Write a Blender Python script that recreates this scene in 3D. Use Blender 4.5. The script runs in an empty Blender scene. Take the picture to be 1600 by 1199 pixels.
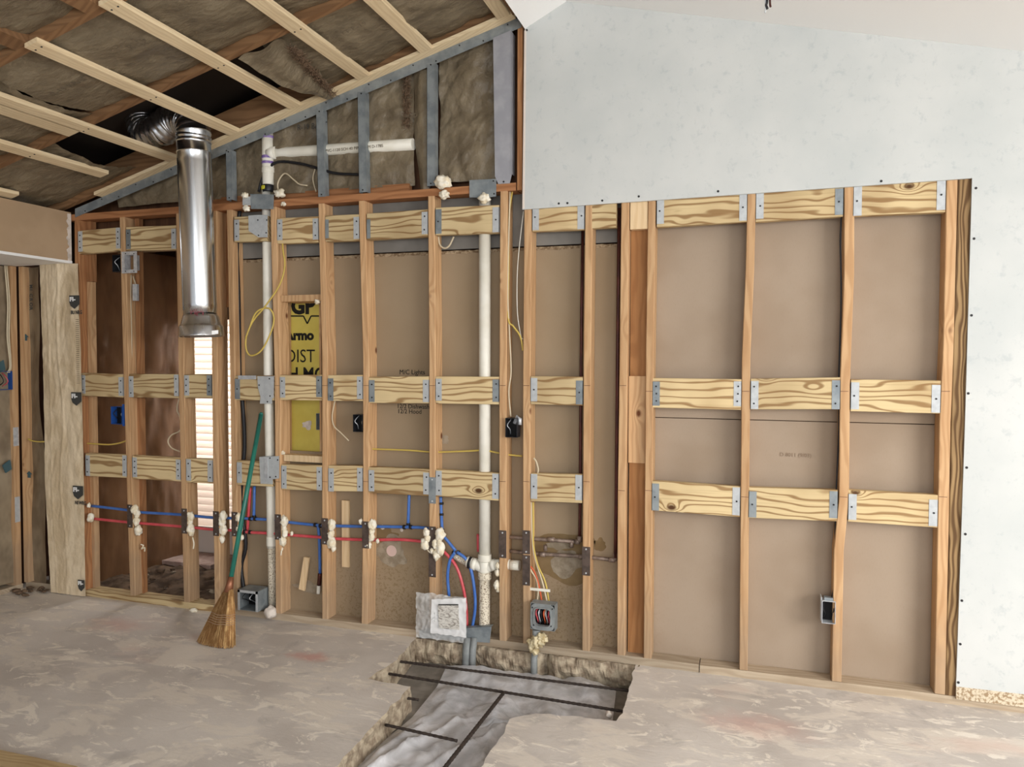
import bpy, bmesh, math, random
from mathutils import Vector, Matrix, noise
random.seed(7)
SC = bpy.context.scene
COL = SC.collection
# ------------------------------------------------------------------ camera, world, light
F_PX, YAW, PIT, ROL, CD, CH = 1180.0, -0.308535, 0.0321348, 0.0028657, 3.5871, 1.46268
cy_, sy_ = math.cos(YAW), math.sin(YAW)
_r = Vector((cy_, -sy_, 0)); _f = Vector((sy_, cy_, 0)); _u = Vector((0, 0, 1))
FW = _f*math.cos(PIT) - _u*math.sin(PIT)
_U = _u*math.cos(PIT) + _f*math.sin(PIT)
RT = _r*math.cos(ROL) + _U*math.sin(ROL)
UP = _U*math.cos(ROL) - _r*math.sin(ROL)
CAM = Vector((0, -CD, CH))
cd = bpy.data.cameras.new('camera'); cam = bpy.data.objects.new('camera', cd); COL.objects.link(cam)
cam.matrix_world = Matrix(((RT.x, UP.x, -FW.x, CAM.x), (RT.y, UP.y, -FW.y, CAM.y), (RT.z, UP.z, -FW.z, CAM.z), (0, 0, 0, 1)))
cd.sensor_fit = 'HORIZONTAL'; cd.sensor_width = 36; cd.lens = 36*F_PX/1600; cd.clip_start = 0.05
SC.camera = cam
SC.view_settings.view_transform = 'Standard'; SC.view_settings.look = 'None'
SC.view_settings.gamma = 1; SC.view_settings.use_curve_mapping = False
SC.view_settings.exposure = 0.0
wd = bpy.data.worlds.new('world'); SC.world = wd; wd.use_nodes = True
wd.node_tree.nodes['Background'].inputs[0].default_value = (0.95, 0.975, 1.0, 1)
wd.node_tree.nodes['Background'].inputs[1].default_value = 0.66
def area(name, loc, target, sx, sy, power, col):
    l = bpy.data.lights.new(name, 'AREA'); l.shape = 'RECTANGLE'; l.size = sx; l.size_y = sy; l.energy = power; l.color = col
    o = bpy.data.objects.new(name, l); COL.objects.link(o); o.location = loc
    o.rotation_euler = (Vector(target)-Vector(loc)).to_track_quat('-Z', 'Y').to_euler(); return o
area('window_daylight_right', (4.0, -3.4, 1.9), (0.0, -1.1, 0.0), 2.6, 1.8, 260, (1.0, 0.97, 0.93))
area('window_daylight_rear', (1.2, -7.0, 2.0), (-0.8, -1.0, 0.2), 3.2, 2.0, 130, (0.95, 0.98, 1.0))
area('window_daylight_passage', (-3.6, 1.45, 1.3), (-3.6, 0.5, 1.0), 0.9, 1.9, 50, (1.0, 0.99, 0.97))

# ------------------------------------------------------------------ measuring: photo point -> place in the room
def ray(px, py): return FW + RT*((px-800)/F_PX) + UP*((599.5-py)/F_PX)
def W(px, py, y=0.0):
    v = ray(px, py); return CAM + v*((y-CAM.y)/v.y)
def X(px, py, y=0.0): return W(px, py, y).x
def Z(px, py, y=0.0): return W(px, py, y).z
def FL(px, py, z=0.0):
    v = ray(px, py); return CAM + v*((z-CAM.z)/v.z)
SLOPE = 0.2736
def zr(x, off=0.0): return 3.139 + SLOPE*(x+1.099) + off
def CL(px, py, off=0.0):
    v = ray(px, py); t = (zr(CAM.x, off)-CAM.z)/(v.z-SLOPE*v.x); return CAM + v*t

# ------------------------------------------------------------------ materials
def S(r, g, b):
    f = lambda c: (c/255/12.92 if c/255 <= .04045 else ((c/255+.055)/1.055)**2.4)
    return (f(r), f(g), f(b), 1)
def nodes(name):
    m = bpy.data.materials.new(name); m.use_nodes = True
    nt = m.node_tree; return m, nt, nt.nodes['Principled BSDF']
def N(nt, t, **kw):
    n = nt.nodes.new(t)
    for k, v in kw.items():
        if k.startswith('i_'): n.inputs[k[2:].replace('_', ' ')].default_value = v
        elif k.startswith('n'): n.inputs[int(k[1:])].default_value = v
        else: setattr(n, k, v)
    return n
def math_(nt, op, a, b=None, c=None, clamp=False):
    n = nt.nodes.new('ShaderNodeMath'); n.operation = op; n.use_clamp = clamp
    for i, v in enumerate((a, b, c)):
        if v is None: continue
        if isinstance(v, (int, float)): n.inputs[i].default_value = v
        else: nt.links.new(v, n.inputs[i])
    return n.outputs[0]
def coords(nt, scale=(1, 1, 1), rnd=True, world=False):
    if world:
        g = nt.nodes.new('ShaderNodeNewGeometry'); src = g.outputs['Position']
    else:
        tc = nt.nodes.new('ShaderNodeTexCoord'); src = tc.outputs['Object']
    L = nt.links
    if rnd:
        oi = nt.nodes.new('ShaderNodeObjectInfo')
        k = math_(nt, 'MULTIPLY', oi.outputs['Random'], 41.7)
        ad = nt.nodes.new('ShaderNodeVectorMath'); ad.operation = 'ADD'
        L.new(src, ad.inputs[0]); L.new(k, ad.inputs[1]); src = ad.outputs[0]
    mp = nt.nodes.new('ShaderNodeMapping'); mp.inputs['Scale'].default_value = scale
    L.new(src, mp.inputs[0]); return mp.outputs[0]
def mixc(nt, fac, a, b):
    n = nt.nodes.new('ShaderNodeMix'); n.data_type = 'RGBA'
    for v, i in ((fac, 0), (a, 6), (b, 7)):
        if isinstance(v, (int, float, tuple)): n.inputs[i].default_value = v
        else: nt.links.new(v, n.inputs[i])
    return n.outputs[2]
def nz(nt, vec, scale, detail=3, rough=.55, dist=0):
    n = N(nt, 'ShaderNodeTexNoise'); n.inputs['Scale'].default_value = scale; n.inputs['Detail'].default_value = detail
    n.inputs['Roughness'].default_value = rough; n.inputs['Distortion'].default_value = dist
    nt.links.new(vec, n.inputs['Vector']); return n.outputs['Fac']
def rng(nt, v, a, b, lo=0., hi=1.):
    n = nt.nodes.new('ShaderNodeMapRange'); n.interpolation_type = 'SMOOTHSTEP'
    nt.links.new(v, n.inputs[0]); n.inputs[1].default_value = a; n.inputs[2].default_value = b
    n.inputs[3].default_value = lo; n.inputs[4].default_value = hi; return n.outputs[0]
def bump(nt, bs, h, strength=.3, dist=.004):
    b = nt.nodes.new('ShaderNodeBump'); b.inputs['Strength'].default_value = strength; b.inputs['Distance'].default_value = dist
    nt.links.new(h, b.inputs['Height']); nt.links.new(b.outputs[0], bs.inputs['Normal'])
def pbr(name, c1, c2=None, sc=8, rough=.7, metal=0, bs=0, bsc=40, stretch=(1, 1, 1), lo=.35, hi=.65, spec=.4, rvar=0, detail=3, dist=0, rnd=True, bd=.004):
    m, nt, p = nodes(name)
    p.inputs['Roughness'].default_value = rough; p.inputs['Metallic'].default_value = metal
    p.inputs['Specular IOR Level'].default_value = spec
    p.inputs['Base Color'].default_value = c1
    if c2 or bs:
        v = coords(nt, stretch, rnd)
    if c2:
        n = nz(nt, v, sc, detail, .6, dist); nt.links.new(mixc(nt, rng(nt, n, lo, hi), c1, c2), p.inputs['Base Color'])
        if rvar: nt.links.new(rng(nt, n, lo, hi, rough-rvar, rough+rvar), p.inputs['Roughness'])
    if bs: bump(nt, p, nz(nt, v, bsc, 4), bs, bd)
    return m
def wood(name, c1, c2, knot, axis=2, freq=60, sharp=.5, amt=.5, wob=.8, kn=3.2, ksz=.05, pull=1.2, rough=.75, dirt=None, tint=None):
    """grain runs along `axis`; rings across the face; knots bend the rings"""
    m, nt, p = nodes(name); L = nt.links
    p.inputs['Roughness'].default_value = rough; p.inputs['Specular IOR Level'].default_value = .2
    v = coords(nt)
    sep = nt.nodes.new('ShaderNodeSeparateXYZ'); L.new(v, sep.inputs[0])
    long_ = sep.outputs[axis]; cross = [sep.outputs[i] for i in range(3) if i != axis]
    a = math_(nt, 'ADD', cross[0], math_(nt, 'MULTIPLY', cross[1], .9 if axis == 2 else 1.0))
    comb = nt.nodes.new('ShaderNodeCombineXYZ'); L.new(math_(nt, 'MULTIPLY', long_, 2.0), comb.inputs[0]); L.new(math_(nt, 'MULTIPLY', a, 9.0), comb.inputs[1])
    wobble = nz(nt, comb.outputs[0], 1.0, 2)
    kc = nt.nodes.new('ShaderNodeCombineXYZ'); L.new(math_(nt, 'MULTIPLY', long_, .8), kc.inputs[0]); L.new(math_(nt, 'MULTIPLY', a, 1.3), kc.inputs[1])
    vo = nt.nodes.new('ShaderNodeTexVoronoi'); vo.inputs['Scale'].default_value = kn; vo.inputs['Randomness'].default_value = 1
    L.new(kc.outputs[0], vo.inputs['Vector']); d = vo.outputs['Distance']
    ex = math_(nt, 'POWER', 2.718, math_(nt, 'MULTIPLY', math_(nt, 'MULTIPLY', d, d), -45.0))
    ph = math_(nt, 'ADD', math_(nt, 'MULTIPLY', a, freq), math_(nt, 'ADD', math_(nt, 'MULTIPLY', wobble, wob*8), math_(nt, 'MULTIPLY', ex, pull*2)))
    s = math_(nt, 'MULTIPLY_ADD', math_(nt, 'SINE', math_(nt, 'MULTIPLY', ph, 6.283)), .5, .5)
    s = math_(nt, 'MULTIPLY', rng(nt, s, sharp, 1.0), amt)
    fine = coords(nt, (3, 130, 130) if axis == 0 else ((130, 3, 130) if axis == 1 else (130, 130, 3)))
    fn = nz(nt, fine, 1, 2)
    c = mixc(nt, s, c1, c2)
    big = nz(nt, coords(nt), 3.0, 2)
    c = mixc(nt, rng(nt, big, .4, .7, 0, .35), c, c2)
    c = mixc(nt, rng(nt, fn, .5, .75, 0, .22), c, c2)
    c = mixc(nt, rng(nt, d, ksz*1.9, ksz*.6), c, knot)
    if dirt: # grime and wear rising from the floor, a stain with its own shape
        g = coords(nt, rnd=False, world=True); sg = nt.nodes.new('ShaderNodeSeparateXYZ'); L.new(g, sg.inputs[0])
        n2 = nz(nt, g, 9, 5); hh = math_(nt, 'ADD', sg.outputs[2], math_(nt, 'MULTIPLY', n2, .5))
        c = mixc(nt, rng(nt, hh, .75, .3, 0, .55), c, dirt)
    oi = nt.nodes.new('ShaderNodeObjectInfo')
    hs = nt.nodes.new('ShaderNodeHueSaturation'); L.new(c, hs.inputs['Color'])
    L.new(math_(nt, 'MULTIPLY_ADD', oi.outputs['Random'], .22, .89), hs.inputs['Value'])
    L.new(hs.outputs[0], p.inputs['Base Color'])
    bump(nt, p, math_(nt, 'ADD', fn, s), .25, .002)
    return m
M = {}
M['stud'] = wood('fir_wood', S(206, 169, 128), S(176, 134, 94), S(104, 62, 38), 2, 34, .2, .55, .5, 4.2, .045, .8, dirt=S(160, 140, 118))
M['studred'] = wood('old_fir_wood', S(176, 128, 88), S(134, 88, 56), S(80, 46, 28), 2, 34, .2, .5, .5, 2.6, .035, .8)
M['deepwood'] = wood('aged_board_wood', S(166, 120, 78), S(132, 88, 54), S(70, 38, 20), 2, 22, .2, .4, .5, 3.2, .045, .8)
M['plate_x'] = wood('plate_wood', S(170, 120, 82), S(128, 82, 52), S(84, 50, 32), 0, 34, .2, .5, .5, 2.6, .03, .6)
M['rafter'] = wood('rafter_wood', S(142, 108, 76), S(104, 74, 50), S(72, 44, 28), 0, 30, .2, .5, .5, 2.6, .03, .6)
M['block'] = wood('treated_pine', S(216, 194, 150), S(134, 98, 58), S(84, 56, 34), 0, 30, .6, .8, .55, 4.6, .06, 1.4)
M['treated'] = wood('treated_post', S(168, 138, 98), S(92, 66, 42), S(70, 46, 30), 2, 50, .1, .9, .9, 3, .04, 1)
M['bplate'] = wood('dusty_treated_plate', S(182, 166, 144), S(146, 126, 104), S(110, 90, 70), 0, 30, .2, .4, .5, 2, .02, .6)
M['newboard'] = wood('pale_pine', S(222, 196, 158), S(200, 168, 126), S(160, 116, 76), 2, 40, .3, .4, .4, 3, .03, .8)
M['furring'] = wood('furring_pine', S(232, 212, 176), S(204, 178, 138), S(120, 86, 56), 1, 45, .3, .4, .5, 2, .035, .8)
M['furring_x'] = wood('furring_pine_along', S(232, 212, 176), S(204, 178, 138), S(120, 86, 56), 0, 45, .3, .4, .5, 2, .035, .8)
M['floorboard'] = wood('loose_board', S(190, 166, 126), S(160, 132, 92), S(120, 90, 60), 0, 40, .3, .5, .6, 2, .03, 1)
M['galv'] = pbr('galvanized_steel', S(190, 194, 196), S(180, 184, 187), 40, .5, .15, spec=.5, rvar=.06)
M['galvdk'] = pbr('galvanized_track', S(148, 155, 158), S(124, 132, 137), 14, .45, .25)
M['widesteel'] = pbr('dull_wide_steel', S(172, 172, 178), S(154, 155, 162), 8, .6, .1)
M['nailplate'] = pbr('dark_nail_plate', S(98, 84, 76), S(78, 66, 60), 30, .6, .35)
M['screw'] = pbr('screw_head', S(34, 32, 34), rough=.6)
M['duct'] = pbr('duct_metal', S(222, 224, 226), S(198, 200, 204), 4, .26, 1, .06, 14, (1, 1, .15), rvar=.05)
M['pvc'] = pbr('white_pvc', S(240, 237, 226), S(228, 224, 210), 6, .35, 0)
M['purple'] = pbr('purple_primer', S(112, 86, 158), S(150, 130, 180), 50, .5)
M['label_y'] = pbr('yellow_label', S(206, 200, 60), rough=.5)
M['blue'] = pbr('blue_pex', S(64, 108, 184), S(78, 120, 190), 20, .3, spec=.5)
M['red'] = pbr('red_pex', S(206, 74, 84), S(214, 92, 98), 20, .3, spec=.5)
M['copper'] = pbr('old_copper', S(150, 132, 120), S(112, 96, 86), 30, .45, .3, .2, 60)
M['copperred'] = pbr('dark_copper', S(92, 48, 40), S(70, 38, 34), 10, .4, .4)
M['black'] = pbr('black_rubber', S(26, 26, 30), rough=.5)
M['blackbox'] = pbr('black_steel', S(48, 50, 54), S(34, 34, 38), 12, .4, .3)
M['boxin'] = pbr('box_inside', S(16, 16, 18), rough=.8)
M['bluebox'] = pbr('blue_plastic', S(36, 78, 150), rough=.4)
M['greybox'] = pbr('grey_pvc', S(146, 150, 150), S(128, 132, 132), 20, .5)
M['silver'] = pbr('bright_steel', S(214, 218, 222), S(190, 194, 200), 40, .4, .4)
M['ycable'] = pbr('yellow_cable', S(206, 180, 92), rough=.5)
M['wcable'] = pbr('white_cable', S(208, 194, 166), rough=.5)
M['orange'] = pbr('orange_cable', S(206, 92, 52), rough=.5)
M['foam'] = pbr('spray_foam', S(246, 240, 224), S(230, 216, 186), 30, .8, 0, .6, 90)
M['foamrough'] = pbr('rough_foam', S(222, 208, 172), S(176, 156, 116), 40, .9, 0, .9, 70)
M['plaster'] = pbr('white_plaster', S(226, 216, 206), S(196, 186, 176), 20, .9, 0, .6, 50)
M['kraft'] = pbr('kraft_facing', S(150, 134, 110), S(112, 96, 76), 7, .6, 0, .5, 16, (1, 1, .6), .3, .7)
M['kraftshiny'] = pbr('poly_kraft_facing', S(232, 214, 184), S(208, 187, 154), 5, .22, 0, .8, 10, (1.6, 1.6, .9), bd=.012, spec=.9, detail=5, dist=.6)
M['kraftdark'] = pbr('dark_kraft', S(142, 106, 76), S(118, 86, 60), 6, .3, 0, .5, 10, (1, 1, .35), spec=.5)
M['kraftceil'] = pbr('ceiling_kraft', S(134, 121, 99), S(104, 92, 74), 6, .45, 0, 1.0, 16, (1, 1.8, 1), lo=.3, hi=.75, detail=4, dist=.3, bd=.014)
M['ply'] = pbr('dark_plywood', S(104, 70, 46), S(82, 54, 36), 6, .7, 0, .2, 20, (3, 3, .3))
M['fibre'] = pbr('mineral_fibre', S(150, 124, 100), S(110, 88, 68), 60, 1, 0, 1, 120)
M['ink'] = pbr('dark_ink', S(66, 66, 64), rough=.8)
M['inkblue'] = pbr('blue_green_ink', S(66, 92, 98), rough=.8)
M['inkfaint'] = pbr('faint_ink', S(112, 100, 82), rough=.8)
M['inkpale'] = pbr('pale_ink', S(134, 112, 92), rough=.8)
M['blackink'] = pbr('black_ink', S(30, 28, 26), rough=.8)
M['yellow'] = pbr('yellow_board', S(222, 206, 104), S(210, 192, 92), 5, .6)
M['greypaper'] = pbr('grey_paper', S(132, 128, 122), S(118, 114, 108), 4, .8, 0, .1, 30)
M['sand'] = pbr('trench_bed', S(150, 143, 134), S(122, 116, 108), 6, .9, 0, .6, 30)
M['rebar'] = pbr('rebar_steel', S(70, 60, 54), S(50, 42, 38), 60, .7, .3, .6, 150)
M['dirt'] = pbr('rubble_dirt', S(122, 100, 80), S(76, 60, 46), 12, 1, 0, 1, 40)
M['ledge'] = pbr('dusty_ledge', S(196, 172, 160), S(168, 140, 128), 12, .9, 0, .4, 30)
M['trimwhite'] = pbr('off_white_trim', S(226, 214, 204), rough=.5)
M['teal'] = pbr('green_handle', S(40, 120, 104), S(34, 104, 92), 10, .35, spec=.5)
M['straw'] = pbr('broom_straw', S(216, 176, 120), S(172, 128, 78), 40, .8, 0, .4, 100, (1, 1, .1))
M['thread'] = pbr('stitch_thread', S(170, 140, 112), rough=.8)
M['ferrule'] = pbr('copper_wire', S(150, 100, 74), rough=.4, metal=.5)
M['roof'] = pbr('sky_block_deck', S(40, 30, 22), rough=.9)
M['speck'] = pbr('speckled_base', S(214, 200, 176), S(160, 136, 106), 70, .9, 0, .7, 80, lo=.45, hi=.6)
M['softpaper'] = pbr('soffit_paper', S(184, 158, 128), S(174, 148, 118), 3, .8, 0, .1, 30)
M['wht'] = pbr('white_ceiling_paint', S(250, 250, 249), rough=.85)

def backpaper():
    m, nt, p = nodes('drywall_back_paper'); p.inputs['Roughness'].default_value = .85; p.inputs['Specular IOR Level'].default_value = .15
    g = coords(nt, rnd=False, world=True)
    c = mixc(nt, rng(nt, nz(nt, g, 2.2, 3), .35, .7, 0, 1), S(166, 149, 131), S(155, 137, 118))
    c = mixc(nt, rng(nt, nz(nt, coords(nt, (260, 1, 60), False, True), 1, 2), .5, .8, 0, .15), c, S(140, 118, 92))
    sep = nt.nodes.new('ShaderNodeSeparateXYZ'); nt.links.new(g, sep.inputs[0])
    n = nz(nt, g, 70, 4, .7)  # mould specks and damp stains low on the old wet wall
    lowz = rng(nt, sep.outputs[2], .55, .2); inx = math_(nt, 'MULTIPLY', rng(nt, sep.outputs[0], -2.6, -1.9), rng(nt, sep.outputs[0], -.35, -.7))
    c = mixc(nt, math_(nt, 'MULTIPLY', math_(nt, 'MULTIPLY', rng(nt, n, .5, .62), lowz), math_(nt, 'MULTIPLY', inx, .6)), c, S(104, 84, 58))
    older = rng(nt, sep.outputs[0], -.42, -.5)
    c = mixc(nt, math_(nt, 'MULTIPLY', older, .45), c, S(146, 124, 88))
    nt.links.new(c, p.inputs['Base Color']); return m
M['backpaper'] = backpaper()
def drywall():
    m, nt, p = nodes('drywall_face'); p.inputs['Roughness'].default_value = .8; p.inputs['Specular IOR Level'].default_value = .2
    g = coords(nt, rnd=False, world=True)
    c = mixc(nt, rng(nt, nz(nt, g, 2.0, 4), .3, .7), S(194, 198, 197), S(206, 208, 206))
    f = nz(nt, coords(nt, (1, 1, 1.0), False, True), 22, 6, .7, .3)
    c = mixc(nt, rng(nt, f, .54, .7, 0, .45), c, S(172, 180, 182))
    s = nz(nt, g, 70, 2, .6, 1.5)
    c = mixc(nt, rng(nt, s, .66, .74, 0, .22), c, S(168, 172, 168))
    nt.links.new(c, p.inputs['Base Color']); return m
M['drywall'] = drywall()
def concrete():
    m, nt, p = nodes('worn_concrete'); p.inputs['Specular IOR Level'].default_value = .3
    g = coords(nt, rnd=False, world=True)
    ang = nt.nodes.new('ShaderNodeMapping'); ang.inputs['Rotation'].default_value = (0, 0, .5); ang.inputs['Scale'].default_value = (1, 2.0, 1); nt.links.new(g, ang.inputs[0]); a = ang.outputs[0]
    base = mixc(nt, rng(nt, nz(nt, g, 1.5, 4), .35, .68), S(216, 209, 202), S(192, 184, 177))
    base = mixc(nt, rng(nt, nz(nt, a, 2.8, 6, .62, .5), .50, .58, 0, .7), base, S(226, 217, 205))
    base = mixc(nt, rng(nt, nz(nt, a, 6.5, 6, .7, 1.0), .56, .62, 0, .8), base, S(240, 232, 220))
    base = mixc(nt, rng(nt, nz(nt, g, 4.0, 6, .65, .5), .58, .70, 0, .5), base, S(168, 163, 159))
    base = mixc(nt, rng(nt, nz(nt, a, 1.3, 3), .60, .74, 0, .35), base, S(214, 178, 164))
    sp = nt.nodes.new('ShaderNodeSeparateXYZ'); nt.links.new(g, sp.inputs[0])
    for (cx, cyy, r, amt) in ((-3.3, -.33, .3, .35), (-2.05, -.40, .16, .6), (.02, -.45, .3, .35)):   # rusty red stains
        dx = math_(nt, 'SUBTRACT', sp.outputs[0], cx); dy = math_(nt, 'MULTIPLY', math_(nt, 'SUBTRACT', sp.outputs[1], cyy), 2.0)
        dd = math_(nt, 'SQRT', math_(nt, 'ADD', math_(nt, 'MULTIPLY', dx, dx), math_(nt, 'MULTIPLY', dy, dy)))
        dd = math_(nt, 'ADD', dd, math_(nt, 'MULTIPLY', math_(nt, 'SUBTRACT', nz(nt, g, 9, 4), .5), .35))
        base = mixc(nt, rng(nt, dd, r, 0, 0, amt), base, S(206, 140, 128))
    nt.links.new(base, p.inputs['Base Color']); p.inputs['Roughness'].default_value = .62
    h = math_(nt, 'ADD', nz(nt, a, 6.5, 6, .7, 1.0), math_(nt, 'MULTIPLY', nz(nt, g, 60, 4), .25))
    bump(nt, p, h, .45, .008); return m
M['concrete'] = concrete()
M['broken'] = pbr('broken_concrete', S(182, 168, 146), S(128, 112, 94), 22, .95, 0, 1.0, 55, detail=6)
def poly(name, col, alpha, rough=.22):
    m, nt, p = nodes(name); p.inputs['Roughness'].default_value = rough; p.inputs['Specular IOR Level'].default_value = .6
    v = coords(nt, rnd=False); n = nz(nt, v, 7, 5, .6, .6)
    nt.links.new(mixc(nt, rng(nt, n, .3, .7), col, tuple(min(1, c*1.35) for c in col[:3])+(1,)), p.inputs['Base Color'])
    nt.links.new(rng(nt, n, .3, .75, alpha-.08, min(1, alpha+.1)), p.inputs['Alpha']); bump(nt, p, nz(nt, v, 16, 5), .5, .01); return m
M['sheet'] = poly('vapour_barrier_sheet', S(206, 206, 210), .80, .22)
M['bag'] = poly('clear_bag', S(244, 246, 244), .42, .08)
def paper_print():
    m, nt, p = nodes('printed_paper'); v = coords(nt, (1, 1, 1.6))
    n = nz(nt, v, 30, 6, .75, 1.5); nt.links.new(mixc(nt, rng(nt, n, .42, .66), S(226, 222, 214), S(120, 108, 98)), p.inputs['Base Color']); return m
M['print'] = paper_print(); M['white'] = pbr('white_paper', S(236, 236, 236), rough=.4)
def shutter():
    m, nt, p = nodes('shutter_slat'); p.inputs['Base Color'].default_value = S(244, 238, 232); p.inputs['Roughness'].default_value = .5
    tr = nt.nodes.new('ShaderNodeBsdfTranslucent'); tr.inputs[0].default_value = S(250, 238, 228); mx = nt.nodes.new('ShaderNodeMixShader'); mx.inputs[0].default_value = .45
    out = nt.nodes['Material Output']; nt.links.new(p.outputs[0], mx.inputs[1]); nt.links.new(tr.outputs[0], mx.inputs[2]); nt.links.new(mx.outputs[0], out.inputs[0]); return m
M['shutter'] = shutter()

# ------------------------------------------------------------------ building helpers
def wpos(o):
    p = Vector((0, 0, 0))
    while o: p += o.location; o = o.parent
    return p
def tagp(o, label=None, cat=None, group=None, kind=None):
    if label: o['label'] = label
    if cat: o['category'] = cat
    if group: o['group'] = group
    if kind: o['kind'] = kind
    return o
def empty(name, loc=(0, 0, 0), label=None, cat=None, group=None, kind=None):
    o = bpy.data.objects.new(name, None); COL.objects.link(o); o.location = loc; o.empty_display_size = .05
    return tagp(o, label, cat, group, kind)
class MB:
    def __init__(s): s.v = []; s.f = []; s.mi = []; s.sm = []
    def add(s, vs, fs, mi=0, smooth=False):
        b = len(s.v); s.v += [Vector(v) for v in vs]
        for f in fs: s.f.append([b+i for i in f]); s.mi.append(mi); s.sm.append(smooth)
        return s
    def box(s, x0, x1, y0, y1, z0, z1, mi=0):
        vs = [(x, y, z) for x in (x0, x1) for y in (y0, y1) for z in (z0, z1)]
        return s.add(vs, [(0, 1, 3, 2), (4, 6, 7, 5), (0, 4, 5, 1), (2, 3, 7, 6), (0, 2, 6, 4), (1, 5, 7, 3)], mi)
    def hexa(s, a, b, mi=0):
        """two quads (4 pts each, same winding) joined"""
        return s.add(list(a)+list(b), [(0, 3, 2, 1), (4, 5, 6, 7), (0, 1, 5, 4), (1, 2, 6, 5), (2, 3, 7, 6), (3, 0, 4, 7)], mi)
    def loft(s, rings, mi=0, smooth=False, closed=True):
        n = len(rings[0]); vs = [p for r in rings for p in r]; fs = []
        for i in range(len(rings)-1):
            for j in range(n):
                k = (j+1) % n
                fs.append((i*n+j, i*n+k, (i+1)*n+k, (i+1)*n+j))
        b = len(s.v); s.add(vs, fs, mi, smooth)
        if closed:
            for r0, rev in ((0, True), ((len(rings)-1)*n, False)):
                f = [b+r0+j for j in range(n)]; s.f.append(f[::-1] if rev else f); s.mi.append(mi); s.sm.append(False)
        return s
    def tube(s, pts, r, n=8, mi=0, closed=True):
        pts = [Vector(p) for p in pts]; rings = []; rr = r if isinstance(r, (list, tuple)) else [r]*len(pts)
        ref = None
        for i, p in enumerate(pts):
            t = (pts[min(i+1, len(pts)-1)]-pts[max(i-1, 0)])
            t = t.normalized() if t.length > 1e-9 else Vector((0, 0, 1))
            if ref is None: ref = t.orthogonal().normalized()
            ref = (ref - t*ref.dot(t)); ref = ref.normalized() if ref.length > 1e-6 else t.orthogonal().normalized()
            b = t.cross(ref)
            rings.append([p+(ref*math.cos(a)+b*math.sin(a))*rr[i] for a in [2*math.pi*k/n for k in range(n)]])
        return s.loft(rings, mi, True, closed)
    def prism(s, poly2, y0, y1, mi=0):
        """polygon in x,z extruded in y"""
        n = len(poly2); vs = [(x, y0, z) for x, z in poly2]+[(x, y1, z) for x, z in poly2]
        s.add(vs, [tuple(range(n)), tuple(range(2*n-1, n-1, -1))]+[(j, (j+1) % n + 0, (j+1) % n+n, j+n)[::-1] for j in range(n)], mi)
        return s
    def build(s, name, mats, parent=None, label=None, cat=None, group=None, kind=None, base=False):
        if not isinstance(mats, (list, tuple)): mats = [mats]
        lo = Vector([min(v[i] for v in s.v) for i in range(3)]); hi = Vector([max(v[i] for v in s.v) for i in range(3)])
        c = (lo+hi)/2
        if base: c.z = lo.z
        me = bpy.data.meshes.new(name); me.from_pydata([v-c for v in s.v], [], s.f)
        for m in mats: me.materials.append(M[m] if isinstance(m, str) else m)
        for p, i, sm in zip(me.polygons, s.mi, s.sm): p.material_index = i; p.use_smooth = sm
        bm = bmesh.new(); bm.from_mesh(me); bmesh.ops.recalc_face_normals(bm, faces=bm.faces); bm.to_mesh(me); bm.free()
        o = bpy.data.objects.new(name, me); COL.objects.link(o)
        if parent: o.parent = parent; o.location = c-wpos(parent)
        else: o.location = c
        return tagp(o, label, cat, group, kind)
def smooth_path(pts, k=6):
    P = [Vector(p) for p in pts]; out = []
    for i in range(len(P)-1):
        p0 = P[i-1] if i else P[i]*2-P[i+1]; p1, p2 = P[i], P[i+1]; p3 = P[i+2] if i+2 < len(P) else p2*2-p1
        for j in range(k):
            t = j/k
            out.append(.5*((2*p1)+(p2-p0)*t+(2*p0-5*p1+4*p2-p3)*t*t+(3*p1-p0-3*p2+p3)*t**3))
    out.append(P[-1]); return out
def PW(pts, y): return [W(p[0], p[1], p[2] if len(p) > 2 else y) for p in pts]
def cable(name, pts, y, r, mat, parent=None, n=6, k=5, **kw):
    return MB().tube(smooth_path(PW(pts, y), k), r, n).build(name, mat, parent, **kw)
def cbar(mb, xl0, xl1, w, y0, y1, z0, z1, ch=.003, mi=0, mids=()):
    """upright bar: left edge xl0 at z0 and xl1 at z1, chamfered front edges; mids = (z, x) for bows"""
    rings = []
    for z, x in [(z0, xl0)]+list(mids)+[(z1, xl1)]:
        rings.append([(x, y1, z), (x, y0+ch, z), (x+ch, y0, z), (x+w-ch, y0, z), (x+w, y0+ch, z), (x+w, y1, z)])
    return mb.loft(rings, mi)
def blob(name, c, r, mat, parent=None, sq=(1, 1, 1), amp=.45, fr=1.6, sub=3, **kw):
    bm = bmesh.new(); bmesh.ops.create_icosphere(bm, subdivisions=sub, radius=1)
    sd = Vector((random.random()*50, random.random()*50, random.random()*50)); mb = MB()
    for v in bm.verts:
        k = 1+amp*noise.noise(v.co*fr+sd)+amp*.5*noise.noise(v.co*fr*2.3+sd)
        v.co = Vector((v.co.x*sq[0], v.co.y*sq[1], v.co.z*sq[2]))*k*r
    bm.verts.ensure_lookup_table()
    mb.add([v.co+Vector(c) for v in bm.verts], [[v.index for v in f.verts] for f in bm.faces], 0, True); bm.free()
    return mb.build(name, mat, parent, **kw)
def grid(P, nu, nv, th=.002, disp=None):
    """P(u,v)->Vector; thin double sided sheet with real thickness"""
    mb = MB(); vs = []
    for j in range(nv+1):
        for i in range(nu+1): vs.append(P(i/nu, j/nv))
    fs = [(j*(nu+1)+i, j*(nu+1)+i+1, (j+1)*(nu+1)+i+1, (j+1)*(nu+1)+i) for j in range(nv) for i in range(nu)]
    mb.add(vs, fs, 0, True); return mb
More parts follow.
